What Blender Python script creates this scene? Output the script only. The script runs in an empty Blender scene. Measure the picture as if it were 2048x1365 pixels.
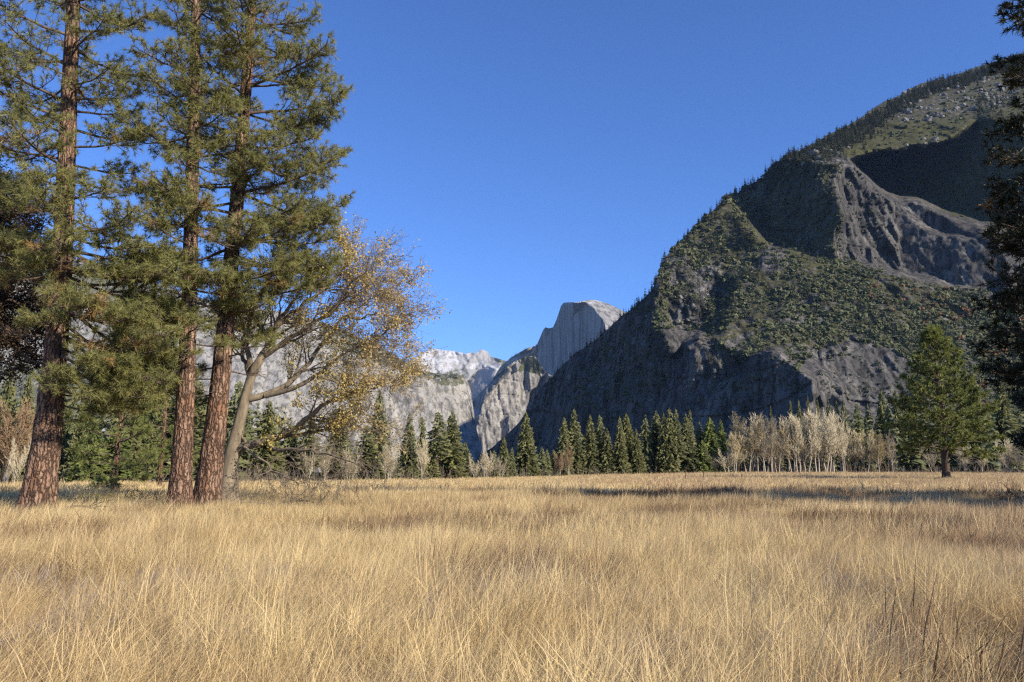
import bpy, math, random
import numpy as np
from math import radians, sin, cos, tan, atan, pi

random.seed(7)
RNG = np.random.default_rng(7)
SC = bpy.context.scene
COL = SC.collection

# ------------------------------------------------------------------ camera, world, sun
LENS = 28.0
F = LENS / 36.0 * 2048.0
PITCH = atan((944 - 682.5) / F)
CAMZ = 1.65
cam_data = bpy.data.cameras.new('camera')
cam_data.lens = LENS
cam_data.sensor_width = 36.0
cam_data.clip_start = 0.1
cam_data.clip_end = 40000.0
cam = bpy.data.objects.new('camera', cam_data)
COL.objects.link(cam)
cam.location = (0, 0, CAMZ)
cam.rotation_euler = (radians(90) + PITCH, 0, 0)
SC.camera = cam

SUN_EL = radians(28.0)
SUN_H = np.array([0.80, -0.60])          # horizontal direction towards the sun
SUN_AZ = math.atan2(SUN_H[0], SUN_H[1])  # clockwise from +Y
world = bpy.data.worlds.new('World')
SC.world = world
world.use_nodes = True
wn = world.node_tree.nodes
wl = world.node_tree.links
wn.clear()
w_out = wn.new('ShaderNodeOutputWorld')
w_bg = wn.new('ShaderNodeBackground')
w_sky = wn.new('ShaderNodeTexSky')
w_sky.sky_type = 'NISHITA'
w_sky.sun_disc = False
w_sky.sun_elevation = SUN_EL
w_sky.sun_rotation = SUN_AZ
w_sky.altitude = 1200
w_sky.air_density = 1.0
w_sky.dust_density = 0.1
w_sky.ozone_density = 3.0
w_bg.inputs['Strength'].default_value = 0.086
w_tint = wn.new('ShaderNodeMix')
w_tint.data_type = 'RGBA'
w_tint.blend_type = 'MULTIPLY'
w_tint.inputs[0].default_value = 1.0
w_tint.inputs[7].default_value = (0.64, 0.93, 1.45, 1)
wl.new(w_sky.outputs[0], w_tint.inputs[6])
wl.new(w_tint.outputs[2], w_bg.inputs[0])
wl.new(w_bg.outputs[0], w_out.inputs[0])

sun_data = bpy.data.lights.new('sun', 'SUN')
sun_data.energy = 5.0
sun_data.angle = radians(0.53)
sun_data.color = (1.0, 0.90, 0.74)
sun = bpy.data.objects.new('sun', sun_data)
COL.objects.link(sun)
SUN_V = np.array([SUN_H[0] * cos(SUN_EL), SUN_H[1] * cos(SUN_EL), sin(SUN_EL)])
from mathutils import Vector
sun.rotation_euler = Vector(-SUN_V).to_track_quat('-Z', 'Y').to_euler()

SC.view_settings.view_transform = 'Standard'
SC.view_settings.look = 'None'
SC.view_settings.exposure = 0.72
SC.view_settings.gamma = 1.0
SC.view_settings.use_curve_mapping = False
SC.render.engine = 'CYCLES'
SC.cycles.use_denoising = False
SC.cycles.pixel_filter_type = 'BLACKMAN_HARRIS'
SC.cycles.filter_width = 1.3
SC.cycles.max_bounces = 5
SC.cycles.diffuse_bounces = 2
SC.cycles.glossy_bounces = 1
SC.cycles.transmission_bounces = 2
SC.cycles.transparent_max_bounces = 8
SC.cycles.volume_bounces = 0
SC.cycles.caustics_reflective = False
SC.cycles.caustics_refractive = False

# ------------------------------------------------------------------ helpers
CP, SP = cos(PITCH), sin(PITCH)

def ab(px, py):
    """direction (a, 1, b) of the ray through a photograph pixel"""
    xc = (np.asarray(px, float) - 1024.0) / F
    yc = (682.5 - np.asarray(py, float)) / F
    dy = CP - yc * SP
    return xc / dy, (SP + yc * CP) / dy

def at(px, py, Y):
    a, b = ab(px, py)
    return np.array([a * Y, Y, CAMZ + b * Y], float)

def _hash(ix, iy, iz, seed):
    h = (ix.astype(np.uint32) * np.uint32(374761393) + iy.astype(np.uint32) * np.uint32(668265263)
         + iz.astype(np.uint32) * np.uint32(2147483647) + np.uint32((seed * 974634777) & 0xffffffff))
    h = (h ^ (h >> np.uint32(13))) * np.uint32(1274126177)
    h = (h ^ (h >> np.uint32(16))) * np.uint32(2246822519)
    h = h ^ (h >> np.uint32(15))
    return h.astype(np.float32) / np.float32(2147483648.0) - 1.0

def vnoise(x, y, z=None, seed=0):
    x = np.asarray(x, float)
    y = np.asarray(y, float)
    z = np.zeros_like(x) + 0.37 if z is None else np.asarray(z, float)
    x, y, z = np.broadcast_arrays(x, y, z)
    fx, fy, fz = np.floor(x), np.floor(y), np.floor(z)
    ix, iy, iz = (fx.astype(np.int64) & 0xffffffff), (fy.astype(np.int64) & 0xffffffff), (fz.astype(np.int64) & 0xffffffff)
    tx, ty, tz = x - fx, y - fy, z - fz
    tx, ty, tz = [t * t * t * (t * (t * 6 - 15) + 10) for t in (tx, ty, tz)]
    out = 0
    for dx in (0, 1):
        for dy in (0, 1):
            for dz in (0, 1):
                w = (tx if dx else 1 - tx) * (ty if dy else 1 - ty) * (tz if dz else 1 - tz)
                out = out + w * _hash((ix + dx) & 0xffffffff, (iy + dy) & 0xffffffff, (iz + dz) & 0xffffffff, seed)
    return out

def fbm(x, y, z=None, seed=0, octaves=4, gain=0.5, ridged=False):
    s, amp, tot, f = 0, 1.0, 0.0, 1.0
    for o in range(octaves):
        n = vnoise(np.asarray(x) * f, np.asarray(y) * f, None if z is None else np.asarray(z) * f, seed + o * 17)
        if ridged:
            n = 1 - 2 * np.abs(n)
        s = s + amp * n
        tot += amp
        amp *= gain
        f *= 2.03
    return s / tot

def sstep(e0, e1, x):
    t = np.clip((np.asarray(x, float) - e0) / (e1 - e0), 0, 1)
    return t * t * (3 - 2 * t)

def in_poly(px, py, poly):
    px = np.asarray(px, float)
    py = np.asarray(py, float)
    inside = np.zeros(np.broadcast(px, py).shape, bool)
    n = len(poly)
    for i in range(n):
        x0, y0 = poly[i]
        x1, y1 = poly[(i + 1) % n]
        if y0 == y1:
            continue
        c = (y0 > py) != (y1 > py)
        inside ^= c & (px < (x1 - x0) * (py - y0) / (y1 - y0) + x0)
    return inside

def mesh_from(name, parts, mats=(), smooth=False, attrs=None):
    """parts: list of (V[n,3], F[m,k]) or (V, F, material_index)"""
    V, loops, starts, midx = [], [], [], []
    off = lo = 0
    for p in parts:
        v, f = np.asarray(p[0], np.float32).reshape(-1, 3), np.asarray(p[1], np.int64)
        if len(f) == 0:
            continue
        k = f.shape[1]
        V.append(v)
        loops.append((f + off).ravel())
        starts.append(lo + np.arange(len(f)) * k)
        midx.append(np.full(len(f), p[2] if len(p) > 2 else 0))
        off += len(v)
        lo += f.size
    me = bpy.data.meshes.new(name)
    if V:
        V, loops, starts, midx = np.concatenate(V), np.concatenate(loops), np.concatenate(starts), np.concatenate(midx)
        me.vertices.add(len(V))
        me.vertices.foreach_set('co', V.ravel())
        me.loops.add(len(loops))
        me.loops.foreach_set('vertex_index', loops.astype(np.int32))
        me.polygons.add(len(starts))
        me.polygons.foreach_set('loop_start', starts.astype(np.int32))
        me.polygons.foreach_set('material_index', midx.astype(np.int32))
        me.polygons.foreach_set('use_smooth', np.full(len(starts), bool(smooth)))
        for k, arr in (attrs or {}).items():
            at_ = me.attributes.new(k, 'FLOAT', 'POINT')
            at_.data.foreach_set('value', np.asarray(arr, np.float32).ravel())
        me.update(calc_edges=True)
    for m in mats:
        me.materials.append(m)
    return me

def obj(name, me, parent=None, label=None, cat=None, group=None, kind=None, loc=None):
    o = bpy.data.objects.new(name, me)
    COL.objects.link(o)
    if parent is not None:
        o.parent = parent
    if loc is not None:
        o.location = tuple(float(v) for v in loc)
    if label:
        o['label'] = label
    if cat:
        o['category'] = cat
    if group:
        o['group'] = group
    if kind:
        o['kind'] = kind
    return o

def tubes(P, R, sides=5):
    """P (N,K,3) polylines, R (N,K) radii -> verts, quads"""
    P = np.asarray(P, float)
    R = np.asarray(R, float)
    N, K, _ = P.shape
    T = np.gradient(P, axis=1)
    T /= np.linalg.norm(T, axis=2, keepdims=True) + 1e-9
    mean = T.mean(axis=1)
    ref = np.where(np.abs(mean[:, 2:3]) > 0.75, np.array([[1.0, 0.13, 0]]), np.array([[0, 0.1, 1.0]]))
    ref = np.repeat(ref[:, None, :], K, axis=1)
    U = np.cross(T, ref)
    U /= np.linalg.norm(U, axis=2, keepdims=True) + 1e-9
    W = np.cross(T, U)
    ang = np.arange(sides) / sides * 2 * pi
    V = P[:, :, None, :] + R[:, :, None, None] * (U[:, :, None, :] * np.cos(ang)[None, None, :, None] + W[:, :, None, :] * np.sin(ang)[None, None, :, None])
    idx = np.arange(N * K * sides).reshape(N, K, sides)
    a = idx[:, :-1, :]
    b = idx[:, 1:, :]
    Fq = np.stack([a, np.roll(a, -1, 2), np.roll(b, -1, 2), b], -1).reshape(-1, 4)
    return V.reshape(-1, 3), Fq

def norm(v):
    v = np.asarray(v, float)
    return v / (np.linalg.norm(v, axis=-1, keepdims=True) + 1e-9)

# ------------------------------------------------------------------ materials
class NT:
    def __init__(s, name):
        s.m = bpy.data.materials.new(name)
        s.m.use_nodes = True
        s.n = s.m.node_tree.nodes
        s.l = s.m.node_tree.links
        s.n.clear()
        s.out = s.n.new('ShaderNodeOutputMaterial')

    def new(s, t, **kw):
        nd = s.n.new(t)
        for k, v in kw.items():
            setattr(nd, k, v)
        return nd

    def put(s, sock, v):
        if isinstance(v, bpy.types.NodeSocket):
            s.l.new(v, sock)
        elif v is not None:
            if hasattr(sock.default_value, '__len__') and not hasattr(v, '__len__'):
                v = (v,) * len(sock.default_value)
            if hasattr(v, '__len__') and len(v) == 3 and len(sock.default_value) == 4:
                v = (*v, 1)
            sock.default_value = v

    def pos(s):
        return s.new('ShaderNodeNewGeometry').outputs['Position']

    def objco(s):
        return s.new('ShaderNodeTexCoord').outputs['Object']

    def scale(s, vec, sc):
        m = s.new('ShaderNodeVectorMath', operation='MULTIPLY')
        s.put(m.inputs[0], vec)
        s.put(m.inputs[1], sc)
        return m.outputs[0]

    def noise(s, vec, sc=1.0, detail=4, rough=0.55, dist=0.0):
        n = s.new('ShaderNodeTexNoise')
        s.put(n.inputs['Vector'], vec)
        n.inputs['Scale'].default_value = sc
        n.inputs['Detail'].default_value = detail
        n.inputs['Roughness'].default_value = rough
        n.inputs['Distortion'].default_value = dist
        return n.outputs['Fac']

    def voro(s, vec, sc=1.0, feature='DISTANCE_TO_EDGE', out='Distance'):
        n = s.new('ShaderNodeTexVoronoi', feature=feature)
        s.put(n.inputs['Vector'], vec)
        n.inputs['Scale'].default_value = sc
        return n.outputs[out]

    def math(s, op, a, b=None, c=None):
        n = s.new('ShaderNodeMath', operation=op)
        s.put(n.inputs[0], a)
        if b is not None:
            s.put(n.inputs[1], b)
        if c is not None:
            s.put(n.inputs[2], c)
        return n.outputs[0]

    def ramp(s, fac, stops):
        n = s.new('ShaderNodeValToRGB')
        e = n.color_ramp.elements
        while len(e) < len(stops):
            e.new(0.5)
        for el, (p, c) in zip(e, stops):
            el.position = p
            el.color = (*c, 1) if hasattr(c, '__len__') else (c, c, c, 1)
        s.put(n.inputs[0], fac)
        return n.outputs[0]

    def mix(s, fac, a, b, mode='MIX'):
        n = s.new('ShaderNodeMix', data_type='RGBA', blend_type=mode)
        s.put(n.inputs[0], fac)
        s.put(n.inputs[6], a)
        s.put(n.inputs[7], b)
        return n.outputs[2]

    def attr(s, name, out='Fac', kind='GEOMETRY'):
        n = s.new('ShaderNodeAttribute', attribute_name=name, attribute_type=kind)
        return n.outputs[out]

    def rand(s):
        return s.new('ShaderNodeObjectInfo').outputs['Random']

    def bump(s, h, strength=0.5, dist=0.1):
        n = s.new('ShaderNodeBump')
        n.inputs['Strength'].default_value = strength
        n.inputs['Distance'].default_value = dist
        s.put(n.inputs['Height'], h)
        return n.outputs[0]

    def finish(s, color, rough=0.9, normal=None, spec=0.2, translucent=0.0, tcol=None):
        p = s.new('ShaderNodeBsdfPrincipled')
        s.put(p.inputs['Base Color'], color)
        s.put(p.inputs['Roughness'], rough)
        p.inputs['Specular IOR Level'].default_value = spec
        if normal is not None:
            s.put(p.inputs['Normal'], normal)
        sh = p.outputs[0]
        if translucent:
            t = s.new('ShaderNodeBsdfTranslucent')
            s.put(t.inputs[0], tcol if tcol is not None else color)
            mx = s.new('ShaderNodeMixShader')
            mx.inputs[0].default_value = translucent
            s.l.new(sh, mx.inputs[1])
            s.l.new(t.outputs[0], mx.inputs[2])
            sh = mx.outputs[0]
        s.l.new(sh, s.out.inputs[0])
        return s.m

def mat_grass():
    t = NT('dry_grass')
    p = t.scale(t.pos(), (1, 1, 0))
    big = t.noise(p, 0.11, 3, 0.6, 0.6)
    mid = t.noise(t.scale(p, (1, 0.6, 0)), 0.55, 3)
    c = t.ramp(t.math('ADD', t.math('MULTIPLY', big, 0.65), t.math('MULTIPLY', mid, 0.35)),
               [(0.34, (0.38, 0.25, 0.115)), (0.44, (0.59, 0.43, 0.20)), (0.53, (0.71, 0.55, 0.26)), (0.64, (0.78, 0.65, 0.36))])
    sp = t.new('ShaderNodeSeparateXYZ')
    t.put(sp.inputs[0], t.pos())
    red = t.math('ADD', t.noise(t.scale(p, (1, 1.4, 0)), 0.16, 4, 0.6), t.math('MULTIPLY', t.math('SUBTRACT', t.ramp(t.math('DIVIDE', sp.outputs[0], 14.0), [(0.0, 0.3), (1.0, 1.0)]), 0.5), 0.22))
    c = t.mix(t.ramp(red, [(0.53, 0.0), (0.66, 0.85)]), c, (0.42, 0.27, 0.15))
    c = t.mix(t.math('MULTIPLY', t.math('POWER', t.rand(), 2.0), 0.7), c, (0.36, 0.235, 0.115))
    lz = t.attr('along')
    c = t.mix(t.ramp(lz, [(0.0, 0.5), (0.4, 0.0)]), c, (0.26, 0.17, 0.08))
    v = t.attr('tone')
    c = t.mix(t.math('MULTIPLY', v, 0.75), c, (0.80, 0.63, 0.36))
    return t.finish(c, 0.6, spec=0.25, translucent=0.25)

def mat_weed(k=1.0):
    t = NT('dead_weed')
    c = t.ramp(t.noise(t.pos(), 0.7, 3), [(0.3, (0.16 * k, 0.095 * k, 0.055 * k)), (0.6, (0.30 * k, 0.19 * k, 0.11 * k)), (0.8, (0.42 * k, 0.32 * k, 0.23 * k))])
    return t.finish(c, 0.9, translucent=0.1)

def mat_grey_weed():
    t = NT('grey_weed')
    c = t.ramp(t.noise(t.pos(), 3, 3), [(0.3, (0.24, 0.18, 0.14)), (0.7, (0.42, 0.34, 0.29))])
    return t.finish(c, 0.9, translucent=0.1)

def mat_ground():
    t = NT('meadow_soil')
    p = t.pos()
    c = t.ramp(t.noise(p, 0.3, 6, 0.65), [(0.3, (0.16, 0.10, 0.045)), (0.5, (0.30, 0.20, 0.085)), (0.7, (0.42, 0.29, 0.13))])
    fine = t.noise(t.scale(p, (1, 0.5, 1)), 6, 4, 0.7)
    c = t.mix(0.5, c, t.ramp(fine, [(0.3, (0.14, 0.085, 0.04)), (0.7, (0.45, 0.32, 0.15))]))
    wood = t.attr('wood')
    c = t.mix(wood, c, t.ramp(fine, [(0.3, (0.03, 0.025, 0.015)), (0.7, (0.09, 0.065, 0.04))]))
    return t.finish(c, 0.95, t.bump(fine, 0.6, 0.1))

def mat_bark(name, c0, c1, c2, fs=(7.5, 7.5, 1.5), bd=0.05):
    t = NT(name)
    o = t.objco()
    w = t.new('ShaderNodeVectorMath', operation='ADD')
    t.put(w.inputs[0], t.scale(o, fs))
    wn_ = t.new('ShaderNodeTexNoise')
    t.put(wn_.inputs['Vector'], o)
    wn_.inputs['Scale'].default_value = 6.0
    wn_.inputs['Detail'].default_value = 4
    t.put(w.inputs[1], t.scale(wn_.outputs['Color'], (1.3, 1.3, 1.3)))
    e = t.voro(w.outputs[0], 1.0)
    cell = t.voro(w.outputs[0], 1.0, 'F1', 'Color')
    n = t.noise(t.scale(o, (9, 9, 4)), 2.0, 5, 0.65)
    plate = t.mix(t.math('MULTIPLY', t.new('ShaderNodeSeparateColor').outputs[0], 0), c1, c1)
    sep = t.new('ShaderNodeSeparateColor')
    t.put(sep.inputs[0], cell)
    plate = t.mix(sep.outputs[0], c1, c2)
    plate = t.mix(t.ramp(n, [(0.35, 0.0), (0.7, 0.7)]), plate, c0)
    big = t.noise(o, 0.35, 2)
    plate = t.mix(t.ramp(big, [(0.4, 0.0), (0.65, 0.45)]), plate, (0.30, 0.23, 0.18))
    dk = t.noise(t.scale(o, (1.6, 1.6, 0.9)), 1.0, 5, 0.65)
    plate = t.mix(t.ramp(dk, [(0.5, 0.0), (0.62, 0.65)]), plate, (0.075, 0.045, 0.03))
    c = t.mix(t.ramp(e, [(0.0, 1.0), (0.05, 0.9), (0.17, 0.0)]), plate, c0)
    h = t.math('ADD', t.ramp(e, [(0.0, 0.0), (0.25, 1.0)]), t.math('MULTIPLY', n, 0.5))
    return t.finish(c, 0.9, t.bump(h, 0.9, bd))

def mat_simple_bark(name, a, b, sc=4):
    t = NT(name)
    n = t.noise(t.scale(t.objco(), (1, 1, 0.3)), sc, 4, 0.6)
    return t.finish(t.ramp(n, [(0.3, a), (0.7, b)]), 0.9, t.bump(n, 0.5, 0.03))

def mat_needles(name, g0, g1, dead=(0.40, 0.25, 0.10), tr=0.22):
    t = NT(name)
    n = t.noise(t.pos(), 0.9, 3)
    c = t.ramp(n, [(0.3, g0), (0.65, g1)])
    c = t.mix(t.math('MULTIPLY', t.attr('tone'), 0.6), c, (g1[0] * 1.7, g1[1] * 1.5, g1[2] * 1.2))
    c = t.mix(t.attr('dead'), c, dead)
    return t.finish(c, 0.55, spec=0.35, translucent=tr)

def mat_conifer(name, g0, g1, tr=0.12):
    t = NT(name)
    n = t.noise(t.pos(), 0.5, 3)
    c = t.ramp(n, [(0.35, g0), (0.65, g1)])
    c = t.mix(t.math('MULTIPLY', t.rand(), 0.5), c, (g1[0] * 0.9, g1[1] * 1.05, g1[2] * 1.5))
    c = t.mix(t.math('MULTIPLY', t.attr('tone'), 0.5), c, (g1[0] * 1.6, g1[1] * 1.5, g1[2] * 1.2))
    return t.finish(c, 0.7, spec=0.2, translucent=tr)

def mat_leaf(name, cols, tr=0.35):
    t = NT(name)
    c = t.ramp(t.attr('tone'), cols)
    n = t.noise(t.pos(), 0.6, 2)
    c = t.mix(t.ramp(n, [(0.4, 0.0), (0.7, 0.5)]), c, cols[0][1])
    return t.finish(c, 0.6, translucent=tr)

def mat_rock(name, stops, veg=((0.045, 0.055, 0.022), (0.10, 0.10, 0.045)), sc=0.01, streak=True, bd=6.0, snow=False):
    t = NT(name)
    p = t.pos()
    n1 = t.noise(p, sc, 6, 0.62)
    n2 = t.noise(t.scale(p, (1, 1, 0.22)), sc * 5, 6, 0.7)
    mixn = t.math('ADD', t.math('MULTIPLY', n1, 0.5), t.math('MULTIPLY', n2, 0.5))
    c = t.ramp(mixn, stops)
    if streak:
        st = t.noise(t.scale(p, (1, 1, 0.05)), sc * 9, 4, 0.6)
        c = t.mix(t.ramp(st, [(0.47, 0.0), (0.6, 0.8)]), c, tuple(v * 0.5 for v in stops[0][1]))
    wv = t.new('ShaderNodeVectorMath', operation='ADD')
    nn = t.new('ShaderNodeTexNoise')
    t.put(nn.inputs['Vector'], p)
    nn.inputs['Scale'].default_value = sc * 4
    nn.inputs['Detail'].default_value = 5
    t.put(wv.inputs[0], t.scale(p, (sc * 3.2, sc * 3.2, sc * 1.3)))
    t.put(wv.inputs[1], t.scale(nn.outputs['Color'], (1.6, 1.6, 1.6)))
    ck = t.voro(wv.outputs[0], 1.0)
    ck2 = t.voro(t.scale(wv.outputs[0], (2.7, 2.7, 1.9)), 1.0)
    crack = t.math('MAXIMUM', t.ramp(ck, [(0.0, 1.0), (0.03, 0.0)]), t.ramp(ck2, [(0.0, 0.5), (0.03, 0.0)]))
    c = t.mix(t.math('MULTIPLY', crack, 0.45), c, tuple(v * 0.35 for v in stops[0][1]))
    mixn = t.math('SUBTRACT', mixn, t.math('MULTIPLY', crack, 0.35))
    vm = t.attr('veg')
    vn = t.noise(p, sc * 7, 5, 0.7)
    vfac = t.ramp(t.math('ADD', vm, t.math('MULTIPLY', t.math('SUBTRACT', vn, 0.5), 1.3)), [(0.42, 0.0), (0.56, 1.0)])
    vc = t.ramp(t.noise(p, sc * 12, 4, 0.6), [(0.35, veg[0]), (0.65, veg[1])])
    c = t.mix(vfac, c, vc)
    if snow:
        sm = t.attr('snow')
        sf = t.ramp(t.math('ADD', sm, t.math('MULTIPLY', t.math('SUBTRACT', vn, 0.5), 1.4)), [(0.45, 0.0), (0.6, 1.0)])
        c = t.mix(t.math('MULTIPLY', sf, 0.75), c, (0.46, 0.465, 0.48))
    return t.finish(c, 0.95, t.bump(mixn, 0.8, bd), spec=0.1)

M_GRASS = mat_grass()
M_WEED = mat_weed(0.8)
M_BAND_WEED = mat_weed(0.6)  # darker weed colour that adds painted shade to the meadow band
M_GWEED = mat_grey_weed()
M_GROUND = mat_ground()
M_BARK = mat_bark('pine_bark', (0.045, 0.027, 0.018), (0.25, 0.125, 0.072), (0.40, 0.25, 0.165))
M_LIMB = mat_simple_bark('pine_limb_bark', (0.045, 0.032, 0.025), (0.17, 0.125, 0.095), 6)
M_OAKBARK = mat_simple_bark('oak_bark', (0.10, 0.08, 0.055), (0.26, 0.21, 0.15), 5)
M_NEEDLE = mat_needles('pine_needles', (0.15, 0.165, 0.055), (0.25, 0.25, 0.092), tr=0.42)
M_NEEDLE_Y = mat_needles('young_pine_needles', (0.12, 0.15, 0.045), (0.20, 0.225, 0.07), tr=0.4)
M_NEEDLE_SHADE = mat_needles('shade_toned_needles', (0.014, 0.018, 0.009), (0.035, 0.038, 0.015), tr=0.1)  # needles coloured very dark to stand for the tree's shade
M_NEEDLE_R = mat_needles('round_pine_needles', (0.10, 0.125, 0.035), (0.18, 0.205, 0.06), tr=0.4)
M_OAKLEAF = mat_leaf('oak_leaf', [(0.0, (0.42, 0.31, 0.16)), (0.5, (0.52, 0.40, 0.13)), (1.0, (0.60, 0.49, 0.08))])
M_BROWNLEAF = mat_leaf('brown_leaf', [(0.0, (0.035, 0.025, 0.016)), (1.0, (0.10, 0.065, 0.038))], 0.15)
M_ORANGELEAF = mat_leaf('orange_leaf', [(0.0, (0.26, 0.155, 0.07)), (1.0, (0.44, 0.26, 0.10))], 0.3)
M_RUST = mat_leaf('rusty_shrub_leaf', [(0.0, (0.09, 0.055, 0.03)), (1.0, (0.24, 0.115, 0.045))], 0.1)
M_YELLOWLEAF = mat_leaf('yellow_leaf', [(0.0, (0.33, 0.24, 0.08)), (1.0, (0.52, 0.38, 0.09))], 0.3)
M_FIR = mat_conifer('fir_foliage', (0.095, 0.105, 0.045), (0.18, 0.18, 0.078), 0.3)
M_FIR2 = mat_conifer('cedar_foliage', (0.085, 0.11, 0.035), (0.16, 0.185, 0.055), 0.3)
M_FIRFAR = mat_conifer('slope_conifer_foliage', (0.04, 0.048, 0.03), (0.085, 0.09, 0.055))
M_FIRBARK = mat_simple_bark('conifer_bark', (0.11, 0.07, 0.05), (0.28, 0.19, 0.13), 1.2)
M_REDBARK = mat_simple_bark('red_trunk_bark', (0.30, 0.13, 0.07), (0.45, 0.22, 0.13), 1.2)
M_PALEBARK = mat_simple_bark('pale_bark', (0.30, 0.25, 0.20), (0.55, 0.49, 0.41), 1.0)
M_TWIG = mat_simple_bark('bare_twig', (0.42, 0.355, 0.235), (0.62, 0.54, 0.38), 0.4)
M_BRUSH = mat_simple_bark('brush_twig', (0.10, 0.08, 0.06), (0.26, 0.21, 0.16), 0.4)
M_RUSTTWIG = mat_simple_bark('rusty_twig', (0.20, 0.14, 0.09), (0.36, 0.26, 0.17), 0.4)
M_DARKTRUNK = mat_simple_bark('dark_trunk_bark', (0.05, 0.035, 0.025), (0.13, 0.09, 0.065), 1.0)
M_SHRUB = mat_conifer('slope_shrub_foliage', (0.036, 0.044, 0.02), (0.095, 0.10, 0.044), 0.05)
M_FERN = mat_leaf('green_fern', [(0.0, (0.10, 0.14, 0.03)), (1.0, (0.28, 0.33, 0.07))], 0.3)

# ------------------------------------------------------------------ ground
def tree_line(x, y):
    """meadow edge distance for a column given by x/y"""
    s = x / np.maximum(y, 1.0)
    pxs = 1024 + s * F * 1.0
    return np.interp(pxs, [-800, 0, 500, 780, 950, 1150, 1450, 1700, 1900, 2300], [80, 92, 97, 118, 146, 176, 188, 192, 180, 150])

def ground_h(x, y):
    x = np.asarray(x, float)
    y = np.asarray(y, float)
    h = 0.95 * sstep(70, 185, y) * sstep(-15, 50, x)
    fade = 1 - sstep(40, 140, y)
    h = h + 0.14 * vnoise(x / 9, y / 9, seed=3) * sstep(3, 9, np.hypot(x, y)) * (0.3 + 0.7 * fade)
    h = h + 0.05 * vnoise(x / 2.1, y / 2.1, seed=4) * fade * sstep(3, 9, np.hypot(x, y))
    yd = 41 + 2.6 * np.sin(x / 11.0) + 0.05 * x
    h = h - 0.45 * np.exp(-((y - yd) / 1.9) ** 2) * sstep(-3, 5, x) * (1 - sstep(24, 32, x))
    return h

def build_ground():
    s = np.linspace(-1, 1, 191)
    xs = np.sign(s) * (np.abs(s) * 60 + (np.abs(s) ** 5) * 8940)
    t = np.linspace(0, 1, 230)
    ys = -40 + t * 190 + (t ** 6) * 9300
    X, Y = np.meshgrid(xs, ys)
    Z = ground_h(X, Y)
    idx = np.arange(X.size).reshape(X.shape)
    Fq = np.stack([idx[:-1, :-1], idx[:-1, 1:], idx[1:, 1:], idx[1:, :-1]], -1).reshape(-1, 4)
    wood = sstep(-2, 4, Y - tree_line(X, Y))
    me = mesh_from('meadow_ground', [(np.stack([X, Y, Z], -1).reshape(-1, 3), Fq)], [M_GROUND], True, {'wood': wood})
    obj('ground', me, kind='structure')
build_ground()

# ------------------------------------------------------------------ mountains
EDGE = 3.0

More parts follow.
